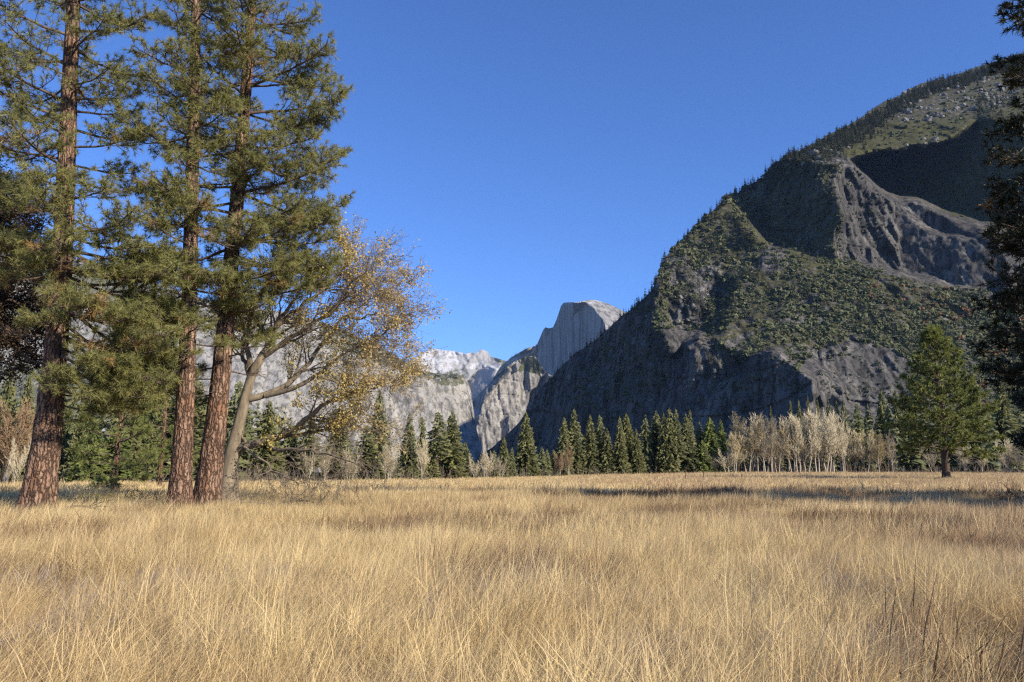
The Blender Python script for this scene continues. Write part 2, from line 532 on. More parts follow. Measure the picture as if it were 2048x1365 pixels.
class Relief:
    def __init__(s, sky, bottom, regions, default, anchor, ncol, nrow, disp, blur=2, veg=(), snow=(), jag=0.0, seed=1, vegdef=0.0, snowdef=0.0):
        sky = np.array(sky, float)
        s.sky_px = sky
        sa, sb = ab(sky[:, 0], sky[:, 1])
        s.sa, s.sb = sa, sb
        amin, amax = sa.min(), sa.max()
        _, bbot = ab(1024, bottom)
        s.bbot = float(bbot)
        bmax = sb.max() + 0.01
        GA, GB = 220, 180
        A = np.linspace(amin, amax, GA)
        B = np.linspace(s.bbot, bmax, GB)
        AA, BB = np.meshgrid(A, B)
        PX, PY = s.to_px(AA, BB)
        nx = np.full(AA.shape, default[0], float)
        ny = np.full(AA.shape, default[1], float)
        nz = np.full(AA.shape, default[2], float)
        # wobble region outlines so that they do not read as polygons
        wx = PX + 7 * fbm(PX / 28, PY / 28, seed=seed + 5, octaves=3)
        wy = PY + 7 * fbm(PX / 28, PY / 28, seed=seed + 9, octaves=3)
        for poly, n in regions:
            m = in_poly(wx, wy, poly)
            nx[m], ny[m], nz[m] = n
        for _ in range(blur):
            for arr in (nx, ny, nz):
                p = np.pad(arr, 1, mode='edge')
                arr[:] = (p[:-2, 1:-1] + p[2:, 1:-1] + p[1:-1, :-2] + p[1:-1, 2:] + 2 * p[1:-1, 1:-1]) / 6
        ln = np.sqrt(nx**2 + ny**2 + nz**2)
        nx, ny, nz = nx / ln, ny / ln, nz / ln
        dot = np.minimum(nx * AA + ny + nz * BB, -0.16)
        gA, gB = -nx / dot, -nz / dot
        da, db = A[1] - A[0], B[1] - B[0]
        gx = 0.5 * (gA[:, 1:] + gA[:, :-1]) * da
        gy = 0.5 * (gB[1:, :] + gB[:-1, :]) * db
        var = np.zeros_like(AA)
        for arr in (nx, ny, nz):
            g1 = np.gradient(arr)
            var += np.abs(g1[0]) + np.abs(g1[1])
        wt = 1.0 / (1.0 + (var / 0.12) ** 2 * EDGE)
        wx_, wy_ = 0.5 * (wt[:, 1:] + wt[:, :-1]), 0.5 * (wt[1:, :] + wt[:-1, :])
        gx = np.clip(gx, -0.05, 0.05)
        gy = np.clip(gy, -0.02, 0.06)

        def op(L):
            dx = (L[:, 1:] - L[:, :-1]) * wx_
            dy = (L[1:, :] - L[:-1, :]) * wy_
            r = 1e-5 * L
            r[:, 1:] += dx
            r[:, :-1] -= dx
            r[1:, :] += dy
            r[:-1, :] -= dy
            return r
        rhs = np.zeros_like(AA)
        rhs[:, 1:] += gx * wx_
        rhs[:, :-1] -= gx * wx_
        rhs[1:, :] += gy * wy_
        rhs[:-1, :] -= gy * wy_
        L = np.zeros_like(AA)
        r = rhs - op(L)
        p = r.copy()
        rs = (r * r).sum()
        for _ in range(1800):
            Ap = op(p)
            al = rs / max((p * Ap).sum(), 1e-20)
            L += al * p
            r -= al * Ap
            rn = (r * r).sum()
            if rn < 1e-13:
                break
            p = r + rn / rs * p
            rs = rn
        s.A, s.B, s.L = A, B, L
        aa, bb = ab(anchor[0], anchor[1])
        L += math.log(anchor[2]) - s._bil(L, np.array([aa]), np.array([bb]))[0]
        # fine mesh
        a = np.linspace(amin, amax, ncol)
        top = np.interp(a, sa, sb)
        top = top + jag * (fbm(a * 60, a * 0 + 3.3, seed=seed, octaves=4))
        t = np.linspace(0, 1, nrow)
        FA = np.repeat(a[None, :], nrow, 0)
        FB = s.bbot + (top[None, :] - s.bbot) * t[:, None]
        s.a, s.top, s.ncol, s.nrow = a, top, ncol, nrow
        Yd = np.exp(s._bil(L, FA, FB))
        P = np.stack([FA * Yd, Yd, CAMZ + FB * Yd], -1)
        FPX, FPY = s.to_px(FA, FB)
        s.FPX, s.FPY = FPX, FPY
        dY = disp(P, FPX, FPY)
        Yd = Yd + dY
        P = np.stack([FA * Yd, Yd, CAMZ + FB * Yd], -1)
        s.P = P
        vegm = np.full(FA.shape, vegdef, float)
        WX = FPX + 26 * fbm(FPX / 60, FPY / 60, seed=seed + 77, octaves=4, gain=0.6)
        WY = FPY + 22 * fbm(FPX / 60, FPY / 60, seed=seed + 78, octaves=4, gain=0.6)
        for poly, v in veg:
            vegm[in_poly(WX, WY, poly)] = v
        snm = np.full(FA.shape, snowdef, float)
        for poly, v in snow:
            snm[in_poly(FPX, FPY, poly)] = v
        for arr in (vegm, snm):
            for _ in range(5):
                pd = np.pad(arr, 1, mode='edge')
                arr[:] = (pd[:-2, 1:-1] + pd[2:, 1:-1] + pd[1:-1, :-2] + pd[1:-1, 2:]) / 4
        # the far side of the mountain falls away behind the ridge
        rows = [P]
        ridge = P[-1]
        base = P[0, :, 2][:, None]
        for k, (fy, fz) in enumerate(((0.02, 0.99), (0.08, 0.93), (0.2, 0.7), (0.35, 0.3), (0.5, 0.0))):
            q = ridge.copy()
            q[:, 0:2] *= (1 + fy)
            q[:, 2] = ridge[:, 2] * fz - (40 if fz == 0 else 0)
            rows.append(q[None])
        ALL = np.concatenate(rows, 0)
        nr = ALL.shape[0]
        idx = np.arange(nr * ncol).reshape(nr, ncol)
        s.V = ALL.reshape(-1, 3)
        s.Fq = np.stack([idx[:-1, :-1], idx[:-1, 1:], idx[1:, 1:], idx[1:, :-1]], -1).reshape(-1, 4)
        pad = lambda m: np.concatenate([m, np.repeat(m[-1:], nr - nrow, 0)], 0)
        s.attrs = {'veg': pad(vegm), 'snow': pad(snm)}

    def to_px(s, a, b):
        # inverse of ab()
        yc = (b * CP - SP) / (CP + b * SP)
        dy = CP - yc * SP
        return 1024 + a * dy * F, 682.5 - yc * F

    def _bil(s, G, a, b):
        fa = np.clip((a - s.A[0]) / (s.A[1] - s.A[0]), 0, len(s.A) - 1.001)
        fb = np.clip((b - s.B[0]) / (s.B[1] - s.B[0]), 0, len(s.B) - 1.001)
        i, j = fa.astype(int), fb.astype(int)
        u, v = fa - i, fb - j
        return G[j, i] * (1 - u) * (1 - v) + G[j, i + 1] * u * (1 - v) + G[j + 1, i] * (1 - u) * v + G[j + 1, i + 1] * u * v

    def surf(s, px, py):
        """surface points under photograph pixels (arrays)"""
        a, b = ab(px, py)
        fa = np.clip((a - s.a[0]) / (s.a[1] - s.a[0]), 0, s.ncol - 1.001)
        i = fa.astype(int)
        u = (fa - i)[:, None]
        top = s.top[i] * (1 - u[:, 0]) + s.top[i + 1] * u[:, 0]
        ft = np.clip((b - s.bbot) / (top - s.bbot) * (s.nrow - 1), 0, s.nrow - 1.001)
        j = ft.astype(int)
        v = (ft - j)[:, None]
        P = s.P
        return P[j, i] * (1 - u) * (1 - v) + P[j, i + 1] * u * (1 - v) + P[j + 1, i] * (1 - u) * v + P[j + 1, i + 1] * u * v

    def sky_py(s, px):
        a, _ = ab(px, 500)
        b = np.interp(a, s.a, s.top)
        return s.to_px(a, b)[1]

def disp_cliff(amp, sc, cliff, seed):
    """blocky vertical relief where cliff(px, py) is 1, rounder relief elsewhere"""
    def f(P, px, py):
        x, y, z = P[..., 0] / sc, P[..., 1] / sc, P[..., 2] / sc
        wx = x + 0.35 * vnoise(x * 1.5, y * 1.5, z * 1.5, seed + 40)
        col = fbm(wx * 1.0 + y * 0.25, y * 0.3, z * 0.20, seed, 5, 0.52, True)
        blk = fbm(x * 2.4, y * 1.0, z * 1.2, seed + 60, 4, 0.6)
        blk = 0.5 * blk + 0.5 * np.floor(blk * 5) / 5
        rnd = fbm(x * 0.8, y * 0.8, z * 0.8, seed + 30, 6, 0.55)
        c = cliff(px, py) if callable(cliff) else cliff
        fr = fbm(x * 4.6 + y * 1.1, y * 1.6, z * 0.42, seed + 80, 4, 0.62)
        fr = fr + 0.35 * (np.floor(fr * 4) / 4 - fr)
        ter = z * 2.2 + 0.8 * vnoise(x * 0.9, y * 0.9, z * 0.5, seed + 90)
        ter = (ter - np.floor(ter)) ** 3
        return amp * (c * (0.6 * col + 0.45 * blk + 0.40 * fr + 0.07 * ter) + (1 - c) * (0.55 * rnd + 0.15 * blk + 0.10 * fr))
    return f

def soft_mask(polys, v0, v1):
    def f(px, py):
        m = np.full(px.shape, v0, float)
        for p in polys:
            m[in_poly(px, py, p)] = v1
        for _ in range(6):
            pd = np.pad(m, 1, mode='edge')
            m = (pd[:-2, 1:-1] + pd[2:, 1:-1] + pd[1:-1, :-2] + pd[1:-1, 2:]) / 4
        return m
    return f

# right mountain
RM_SKY = [(925, 942), (940, 930), (960, 912), (1000, 880), (1040, 842), (1065, 806), (1085, 772), (1105, 752), (1130, 726), (1160, 702), (1195, 676), (1225, 648),
          (1245, 630), (1270, 613), (1290, 597), (1305, 577), (1318, 547), (1330, 512), (1360, 486), (1385, 463), (1405, 440), (1435, 413), (1450, 400),
          (1480, 384), (1520, 360), (1545, 332), (1570, 310), (1600, 300), (1640, 280), (1680, 258), (1720, 236), (1760, 208), (1800, 190), (1840, 170),
          (1880, 158), (1920, 146), (1960, 132), (2000, 122), (2048, 105), (2200, 60), (2420, 20)]
P_NORTH = [(900, 960), (960, 890), (1065, 780), (1100, 730), (1245, 605), (1300, 560), (1322, 530), (1330, 560), (1312, 610), (1306, 650), (1322, 668), (1330, 700), (1345, 715), (1400, 660),
           (1440, 690), (1490, 720), (1530, 700), (1560, 690), (1590, 730), (1640, 760), (1640, 830), (1660, 870), (1660, 970)]
P_UPDARK = [(1450, 385), (1520, 345), (1560, 315), (1690, 325), (1672, 370), (1690, 430), (1680, 480), (1700, 530), (1640, 520), (1590, 500), (1540, 490), (1490, 430)]
P_UPLIT = [(1690, 330), (1725, 340), (1750, 375), (1790, 400), (1800, 545), (1740, 540), (1690, 525), (1670, 470), (1700, 430), (1685, 390)]
P_SLAB = [(1790, 400), (1830, 400), (1960, 450), (2010, 500), (2010, 590), (1900, 575), (1800, 545)]
P_TOP = [(1560, 315), (1600, 280), (1800, 170), (2048, 80), (2420, 0), (2420, 270), (1960, 240), (1900, 280), (1700, 318)]
P_SHADE = [(1700, 322), (1760, 305), (1800, 300), (1900, 282), (1960, 240), (2420, 270), (2420, 440), (1960, 445), (1830, 395), (1780, 390), (1730, 345)]
P_DOME = [(1640, 700), (1700, 682), (1790, 695), (1838, 730), (1830, 775), (1790, 810), (1700, 800), (1650, 765)]
RM_REG = [
    (P_NORTH, (-0.90, -0.38, 0.18)),
    ([(1310, 650), (1345, 655), (1372, 668), (1372, 700), (1350, 760), (1338, 810), (1322, 740)], (0.35, -0.88, 0.2)),
    ([(1412, 678), (1490, 695), (1500, 740), (1450, 765), (1425, 735)], (0.1, -0.85, 0.4)),
    (P_DOME, (0.0, -0.82, 0.45)),
    ([(1636, 745), (1662, 745), (1652, 820), (1634, 820)], (0.4, -0.85, 0.15)),
    ([(1662, 755), (1692, 765), (1688, 820), (1654, 820)], (-0.85, -0.4, 0.1)),
    ([(1692, 765), (1722, 770), (1716, 820), (1688, 820)], (0.35, -0.85, 0.2)),
    ([(1722, 775), (1740, 775), (1742, 820), (1718, 820)], (-0.8, -0.4, 0.15)),
    (P_UPDARK, (-0.86, -0.36, 0.3)),
    (P_UPLIT, (0.15, -0.93, 0.25)),
    (P_SLAB, (-0.62, -0.65, 0.35)),
    ([(1735, 440), (1750, 430), (1745, 540), (1725, 535)], (-0.85, -0.4, 0.1)),
    ([(1800, 400), (1850, 405), (1930, 450), (1960, 480), (1880, 470), (1820, 430)], (-0.8, -0.5, -0.1)),
    (P_TOP, (0.0, -0.60, 0.78)),
    (P_SHADE, (-0.95, -0.12, 0.28)),
    ([(1440, 420), (1460, 410), (1540, 500), (1530, 560), (1480, 520)], (-0.55, -0.6, 0.5)),
    ([(1448, 540), (1464, 555), (1456, 620), (1438, 690), (1424, 690), (1438, 620)], (-0.85, -0.45, 0.3)),
    ([(1502, 600), (1518, 600), (1504, 660), (1492, 712), (1476, 712), (1490, 650)], (-0.8, -0.5, 0.35)),
    ([(1562, 560), (1578, 565), (1554, 620), (1534, 690), (1518, 690), (1540, 620)], (-0.75, -0.5, 0.4)),
    ([(1470, 500), (1490, 505), (1480, 560), (1462, 600), (1450, 590), (1462, 540)], (-0.75, -0.5, 0.35)),
    ([(1340, 612), (1405, 600), (1412, 640), (1345, 662)], (0.2, -0.92, 0.2)),
    ([(1392, 545), (1442, 530), (1450, 592), (1396, 592)], (0.15, -0.85, 0.4)),
    ([(1340, 520), (1375, 515), (1372, 560), (1338, 570)], (0.2, -0.9, 0.3)),
    ([(1522, 503), (1566, 505), (1556, 538), (1520, 540)], (0.1, -0.8, 0.5)),
]
rm_cliff = soft_mask([P_NORTH, P_UPDARK, P_UPLIT, P_SLAB, P_DOME, [(1322, 520), (1450, 520), (1450, 600), (1400, 660), (1310, 660)]], 0.15, 1.0)
_rm_d = disp_cliff(42, 120, rm_cliff, 11)
def rm_disp(P, px, py):
    d = _rm_d(P, px, py) * 1.7
    m = np.where(in_poly(px, py, P_DOME) | in_poly(px, py, P_SLAB), 0.38, 1.0)
    return d * m
RM = Relief(RM_SKY, 962, RM_REG, (0.05, -0.72, 0.66), (1720, 850, 1050), 520, 390, rm_disp, blur=1,
            veg=[([(1322, 520), (1440, 410), (1540, 490), (1720, 530), (2048, 590), (2420, 600), (2420, 960), (1830, 960), (1838, 740), (1700, 682), (1560, 700), (1430, 680), (1310, 650)], 0.5),
                 ([(1435, 385), (1475, 380), (1560, 485), (1720, 525), (1710, 550), (1520, 515)], 0.6), (P_TOP, 0.62), (P_SHADE, 0.6), ([(1340, 520), (1440, 540), (1440, 620), (1380, 640), (1330, 600)], 0.38),
                 ([(1700, 160), (2048, 90), (2048, 200), (1960, 240), (1800, 250), (1700, 260)], 0.5),
                 (P_UPDARK, 0.5), (P_NORTH, 0.3), (P_UPLIT, 0.1), (P_SLAB, 0.05), (P_DOME, 0.12), ([(1340, 605), (1405, 595), (1415, 645), (1345, 668)], 0.1), ([(1388, 540), (1445, 525), (1455, 595), (1394, 597)], 0.2),
                 ([(1518, 500), (1570, 500), (1560, 542), (1516, 544)], 0.1), ([(1336, 515), (1378, 510), (1376, 564), (1336, 574)], 0.2), ([(1560, 600), (1640, 590), (1660, 640), (1600, 660), (1540, 650)], 0.35)],
            jag=0.004, seed=21, vegdef=0.15)
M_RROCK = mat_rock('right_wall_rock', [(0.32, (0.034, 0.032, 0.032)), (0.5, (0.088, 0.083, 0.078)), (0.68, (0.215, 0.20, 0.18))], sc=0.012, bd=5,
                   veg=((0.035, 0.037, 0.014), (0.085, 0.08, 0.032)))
obj('mountain', mesh_from('right_wall', [(RM.V, RM.Fq)], [M_RROCK], True, RM.attrs), kind='structure',
    label='dark forested granite wall filling the right side of the valley')

# half dome: shaded sheer face with a sunlit rounded back
HD_SKY = [(985, 760), (1000, 735), (1020, 717), (1050, 699), (1073, 692), (1079, 678), (1086, 661), (1091, 655), (1098, 657), (1106, 655), (1112, 642), (1118, 625), (1122, 612), (1127, 606),
          (1140, 605), (1155, 605), (1168, 602), (1180, 600), (1195, 601), (1215, 607), (1232, 615), (1250, 624), (1285, 645), (1330, 690), (1380, 760)]
HD = Relief(HD_SKY, 800, [
    ([(1124, 590), (1150, 605), (1170, 607), (1186, 614), (1198, 628), (1208, 646), (1214, 662), (1230, 720), (1400, 760), (1400, 560), (1124, 560)], (0.42, -0.55, 0.72)),
    ([(985, 765), (1000, 725), (1073, 688), (1079, 700), (1066, 745), (1020, 760)], (-0.35, -0.5, 0.75)),
    ([(1087, 650), (1098, 652), (1096, 672), (1090, 675)], (0.6, -0.7, 0.2)),
], (-0.93, -0.36, 0.06), (1160, 650, 6700), 260, 170,
    disp_cliff(38, 420, 0.85, 71), blur=1, veg=[([(985, 765), (1000, 725), (1073, 688), (1079, 700), (1066, 720), (1020, 740)], 0.55)],
    snow=[([(1122, 590), (1220, 590), (1205, 612), (1190, 612), (1160, 609), (1122, 609)], 0.42), ([(1010, 715), (1074, 690), (1075, 700), (1040, 730), (1005, 735)], 0.5)],
    jag=0.0006, seed=31, vegdef=-0.3)
M_HROCK = mat_rock('dome_rock', [(0.3, (0.15, 0.147, 0.145)), (0.5, (0.235, 0.228, 0.22)), (0.7, (0.37, 0.35, 0.325))], sc=0.003, bd=3, snow=True)
obj('mountain', mesh_from('dome_peak', [(HD.V, HD.Fq)], [M_HROCK], True, HD.attrs), kind='structure',
    label='tall granite dome with a sheer shaded face and snowy rounded top')

# snowy far ridge
CR_SKY = [(700, 800), (760, 752), (800, 733), (822, 721), (840, 709), (853, 703), (870, 698), (885, 701), (910, 703), (935, 708), (943, 704), (950, 708), (957, 702), (965, 699),
          (975, 704), (983, 714), (995, 717), (1008, 721), (1020, 724), (1045, 730), (1090, 750)]
CR = Relief(CR_SKY, 830, [
    ([(932, 765), (955, 742), (1003, 728), (990, 760), (960, 800), (940, 820)], (-0.75, -0.45, 0.35)),
    ([(940, 700), (955, 700), (948, 720), (930, 735), (938, 712)], (-0.5, -0.5, 0.6)),
    ([(870, 700), (880, 702), (862, 725), (850, 740), (846, 735)], (-0.4, -0.5, 0.6)),
    ([(975, 700), (1010, 720), (1000, 740), (985, 735)], (-0.3, -0.6, 0.6)),
], (0.22, -0.62, 0.72), (900, 720, 9300), 200, 90, disp_cliff(260, 600, 0.5, 91), blur=1,
    snow=[([(790, 760), (822, 715), (870, 690), (940, 700), (935, 722), (900, 745), (850, 762)], 0.52), ([(936, 728), (960, 722), (1003, 730), (1000, 742), (960, 735), (936, 742)], 0.6)],
    veg=[([(975, 705), (1030, 722), (1030, 735), (990, 730)], 0.6), ([(880, 745), (930, 735), (945, 760), (900, 765)], 0.45)],
    jag=0.0008, seed=41, vegdef=-0.1, snowdef=0.0)
M_CROCK = mat_rock('far_ridge_rock', [(0.3, (0.20, 0.195, 0.19)), (0.5, (0.30, 0.29, 0.28)), (0.7, (0.42, 0.40, 0.38))], sc=0.002, bd=6, snow=True, streak=False)
obj('mountain', mesh_from('snow_ridge', [(CR.V, CR.Fq)], [M_CROCK], True, CR.attrs), kind='structure',
    label='distant pale ridge dusted with snow between the valley walls')

# rocky spur under the dome
SP_SKY = [(915, 945), (935, 900), (940, 850), (945, 803), (960, 787), (985, 760), (1005, 741), (1030, 723), (1045, 716), (1060, 713), (1070, 712), (1080, 728), (1092, 745), (1110, 755), (1160, 775), (1230, 820)]
SPUR = Relief(SP_SKY, 950, [
    ([(925, 960), (935, 850), (944, 795), (1012, 730), (1022, 742), (990, 775), (966, 812), (953, 850), (945, 880)], (-0.82, -0.5, 0.12)),
    ([(1020, 735), (1033, 722), (1040, 740), (1030, 748)], (-0.8, -0.4, 0.3)),
    ([(1085, 755), (1130, 750), (1130, 830), (1048, 835), (1060, 790)], (-0.8, -0.45, 0.25)),
    ([(1000, 845), (1022, 830), (1018, 880), (1000, 880)], (-0.7, -0.55, 0.2)),
], (0.18, -0.86, 0.42), (1000, 840, 5000), 190, 170, disp_cliff(125, 300, 0.7, 121), blur=1,
    veg=[([(1036, 715), (1072, 708), (1092, 745), (1080, 752), (1046, 740)], 0.75), ([(990, 745), (1030, 722), (1025, 740), (1000, 755)], 0.35), ([(990, 780), (1060, 780), (1050, 800), (990, 795)], 0.36)],
    jag=0.001, seed=51, vegdef=0.08)
M_SROCK = mat_rock('spur_rock', [(0.3, (0.15, 0.14, 0.13)), (0.5, (0.27, 0.255, 0.23)), (0.7, (0.43, 0.40, 0.36))], sc=0.004, bd=5)
obj('mountain', mesh_from('rock_spur', [(SPUR.V, SPUR.Fq)], [M_SROCK], True, SPUR.attrs), kind='structure',
    label='bright fractured rock spur below the dome')

# left wall
LW_SKY = [(-420, 380), (-200, 430), (0, 490), (100, 505), (200, 528), (300, 562), (400, 596), (470, 610), (560, 622), (640, 642), (700, 667), (740, 686), (780, 705), (800, 718), (830, 738),
          (870, 746), (905, 750), (926, 752), (935, 762), (942, 785), (947, 820), (953, 860), (964, 897), (976, 945)]
LW = Relief(LW_SKY, 962, [
    ([(-420, 370), (300, 500), (520, 600), (520, 960), (-420, 960)], (0.0, -0.72, 0.68)),
    ([(905, 750), (930, 750), (945, 800), (960, 900), (940, 900), (915, 820), (895, 790)], (0.55, -0.8, 0.15)),
    ([(700, 660), (830, 735), (905, 750), (890, 765), (830, 765), (760, 745), (700, 700)], (0.1, -0.6, 0.78)),
    ([(803, 768), (826, 776), (822, 784), (800, 774)], (-0.4, -0.6, -0.7)),
    ([(905, 790), (922, 830), (935, 880), (925, 880), (905, 830), (896, 800)], (-0.5, -0.8, 0.2)),
], (0.22, -0.88, 0.38), (850, 850, 3000), 330, 200, disp_cliff(48, 200, soft_mask([[(640, 680), (980, 740), (980, 960), (640, 960)]], 0.35, 0.75), 151), blur=1,
    veg=[([(640, 640), (780, 700), (870, 742), (930, 750), (932, 765), (880, 768), (800, 752), (640, 690)], 0.6),
         ([(-420, 370), (0, 480), (260, 545), (250, 600), (0, 560), (-420, 500)], 0.6), ([(0, 560), (500, 620), (500, 700), (0, 660)], 0.42), ([(0, 730), (330, 700), (330, 800), (0, 840)], 0.55)],
    jag=0.0014, seed=61, vegdef=0.16)
M_LROCK = mat_rock('left_wall_rock', [(0.25, (0.20, 0.19, 0.175)), (0.5, (0.30, 0.285, 0.26)), (0.75, (0.42, 0.395, 0.355))], sc=0.006, bd=5, veg=((0.07, 0.075, 0.045), (0.14, 0.135, 0.09)))
obj('mountain', mesh_from('left_wall', [(LW.V, LW.Fq)], [M_LROCK], True, LW.attrs), kind='structure',
    label='pale grey granite wall along the left side of the valley')

# haze
def build_haze():
    tops = max(float(r.V[:, 2].max()) for r in (RM, HD, CR, SPUR, LW))
    far = max(float(r.V[:, 1].max()) for r in (RM, HD, CR, SPUR, LW))
    x0, x1, y0, y1, z0, z1 = -9400, 9400, -600, far + 400, min(float(r.V[:, 2].min()) for r in (RM, HD, CR, SPUR, LW)) - 1, tops + 20
    print('haze box', tops, far, z0)
    V = [(x, y, z) for x in (x0, x1) for y in (y0, y1) for z in (z0, z1)]
    Fh = [(0, 1, 3, 2), (4, 6, 7, 5), (0, 4, 5, 1), (2, 3, 7, 6), (0, 2, 6, 4), (1, 5, 7, 3)]
    m = bpy.data.materials.new('haze_air')
    m.use_nodes = True
    n = m.node_tree.nodes
    n.clear()
    out = n.new('ShaderNodeOutputMaterial')
    v = n.new('ShaderNodeVolumePrincipled')
    v.inputs['Color'].default_value = (0.40, 0.62, 1.0, 1)
    v.inputs['Density'].default_value = HAZE
    v.inputs['Anisotropy'].default_value = 0.0
    m.node_tree.links.new(v.outputs[0], out.inputs['Volume'])
    obj('haze', mesh_from('haze', [(V, Fh)], [m]), kind='stuff')
HAZE = 1.5e-5
build_haze()
# ------------------------------------------------------------------ conifers, unit sized
def conifer_crown(seed, levels=40, per=8, pieces=4, shape=0.9, start=0.1, droop=0.35, ragged=0.35, dense=1.0):
    """crown of a conifer one unit high and about one unit wide; boughs made of small ragged sprays"""
    r = np.random.default_rng(seed)
    tris, tone = [], []
    for i in range(levels):
        z = start + (1 - start) * (i + r.uniform(-0.3, 0.3)) / levels
        u = (z - start) / (1 - start)
        L0 = 0.56 * min(1.0, (1 - u) ** (shape * 0.85) + 0.02) * (0.72 + 0.28 * min(1, u * 6 + 0.2))
        n = max(4, int(per * (0.55 + 0.6 * (1 - u))))
        az0 = r.uniform(0, 6.28)
        for k in range(n):
            az = az0 + 6.283 * (k + r.uniform(-0.35, 0.35)) / n
            L = L0 * r.uniform(1 - ragged, 1.08)
            if r.random() < 0.06:
                continue
            d = np.array([cos(az), sin(az)])
            pv = np.array([-d[1], d[0]])
            tn = r.uniform(0, 1)
            for j in range(pieces):
                f0 = (j + 0.15) / pieces
                f1 = min(1.06, f0 + 1.45 / pieces * r.uniform(0.8, 1.2))
                zz0 = z - droop * L * f0 * 0.6 + r.uniform(-0.004, 0.004)
                zz1 = z - droop * L * f1 * 0.55 + 0.012 * f1 + r.uniform(-0.008, 0.004)
                side = r.uniform(-0.5, 0.5) * 0.22 * L
                wdt = (0.34 * L + 0.014) * (1.15 - f0 * 0.7) * dense
                a = np.array([*(d * L * f0 + pv * (side * f0 + wdt * 0.5)), zz0 + r.uniform(0.0, 0.012)])
                b = np.array([*(d * L * f0 + pv * (side * f0 - wdt * 0.5)), zz0 - r.uniform(0.0, 0.02)])
                c = np.array([*(d * L * f1 + pv * side), zz1])
                tris.append((a, b, c))
                e = np.array([*(d * L * (f0 + f1) * 0.5 + pv * (side + r.uniform(-1, 1) * wdt * 0.7)), (zz0 + zz1) / 2 - r.uniform(0.015, 0.04)])
                tris.append((a, e, c) if r.random() < 0.5 else (b, c, e))
                tone += [tn] * 6
    # leader
    for k in range(5):
        az = k * 1.256
        tris.append(((cos(az) * 0.018, sin(az) * 0.018, 0.955), (cos(az + 1.2) * 0.018, sin(az + 1.2) * 0.018, 0.955), (0, 0, 1.01)))
        tone += [0.5] * 3
    V = np.array(tris).reshape(-1, 3)
    return V, np.arange(len(V)).reshape(-1, 3), np.array(tone)

def trunk_mesh(name, mat, r0=0.02, r1=0.003, sides=7, top=0.97):
    zs = np.array([-0.02, 0.02, 0.3, 0.6, top])
    P = np.stack([zs * 0 + 0.002 * np.sin(zs * 9), zs * 0, zs], -1)[None]
    R = np.array([[r0 * 1.3, r0, r0 * 0.8, r0 * 0.5, r1]])
    V, Fq = tubes(P, R, sides)
    return mesh_from(name, [(V, Fq)], [mat], True)

CROWNS = {}
def crown_me(kind, i, mat):
    key = (kind, i, mat.name)
    if key not in CROWNS:
        kw = {
            'fir': dict(levels=46, per=9, pieces=4, shape=0.85, start=0.06, droop=0.35, ragged=0.3),
            'narrow': dict(levels=40, per=7, pieces=3, shape=0.6, start=0.12, droop=0.5, ragged=0.45),
            'pine': dict(levels=34, per=7, pieces=4, shape=0.7, start=0.3, droop=0.25, ragged=0.5),
            'sparse': dict(levels=24, per=6, pieces=3, shape=0.55, start=0.4, droop=0.3, ragged=0.6),
            'cedar': dict(levels=44, per=9, pieces=4, shape=0.75, start=0.04, droop=0.6, ragged=0.22),
            'tiny': dict(levels=11, per=5, pieces=1, shape=0.8, start=0.08, droop=0.4, ragged=0.35, dense=2.6),
            'tinysnag': dict(levels=8, per=4, pieces=1, shape=0.5, start=0.3, droop=0.4, ragged=0.6, dense=1.2),
        }[kind]
        V, Ft, tn = conifer_crown(1000 + 37 * i + len(kind) * 7, **kw)
        CROWNS[key] = mesh_from('conifer_crown', [(V, Ft)], [mat], False, {'tone': tn})
    return CROWNS[key]

TR_FIR = trunk_mesh('conifer_trunk', M_FIRBARK)
TR_RED = trunk_mesh('conifer_trunk', M_REDBARK, 0.026)
TR_DARK = trunk_mesh('conifer_trunk', M_DARKTRUNK)

def conifer(px, top, w, kind, label, Y=None, mat=None, trunk=None, dY=0.0, group='conifers along the meadow edge', var=None):
    if Y is None:
        a, _ = ab(px, 950)
        Y = float(tree_line(np.array(a * 150.0), np.array(150.0))) + 3 + dY
    p = at(px, top, Y)
    z0 = float(ground_h(p[0], p[1])) - 0.1
    H = p[2] - z0
    W = w / F * Y * 1.12 * random.uniform(0.92, 1.1)
    e = obj('conifer', None, label=label, cat='conifer', group=group, loc=(p[0], p[1], z0))
    e.scale = (W, W, H)
    e.rotation_euler = (0, 0, random.uniform(0, 6.28))
    v = random.randrange(7) if var is None else var
    # the trunk of a wide tree keeps its own girth
    t = obj('trunk', trunk or TR_FIR, e)
    g = min(1.4, max(0.5, H / W * 0.32))
    t.scale = (g, g, 1)
    obj('crown', crown_me(kind, v, mat or M_FIR), e)
    return e

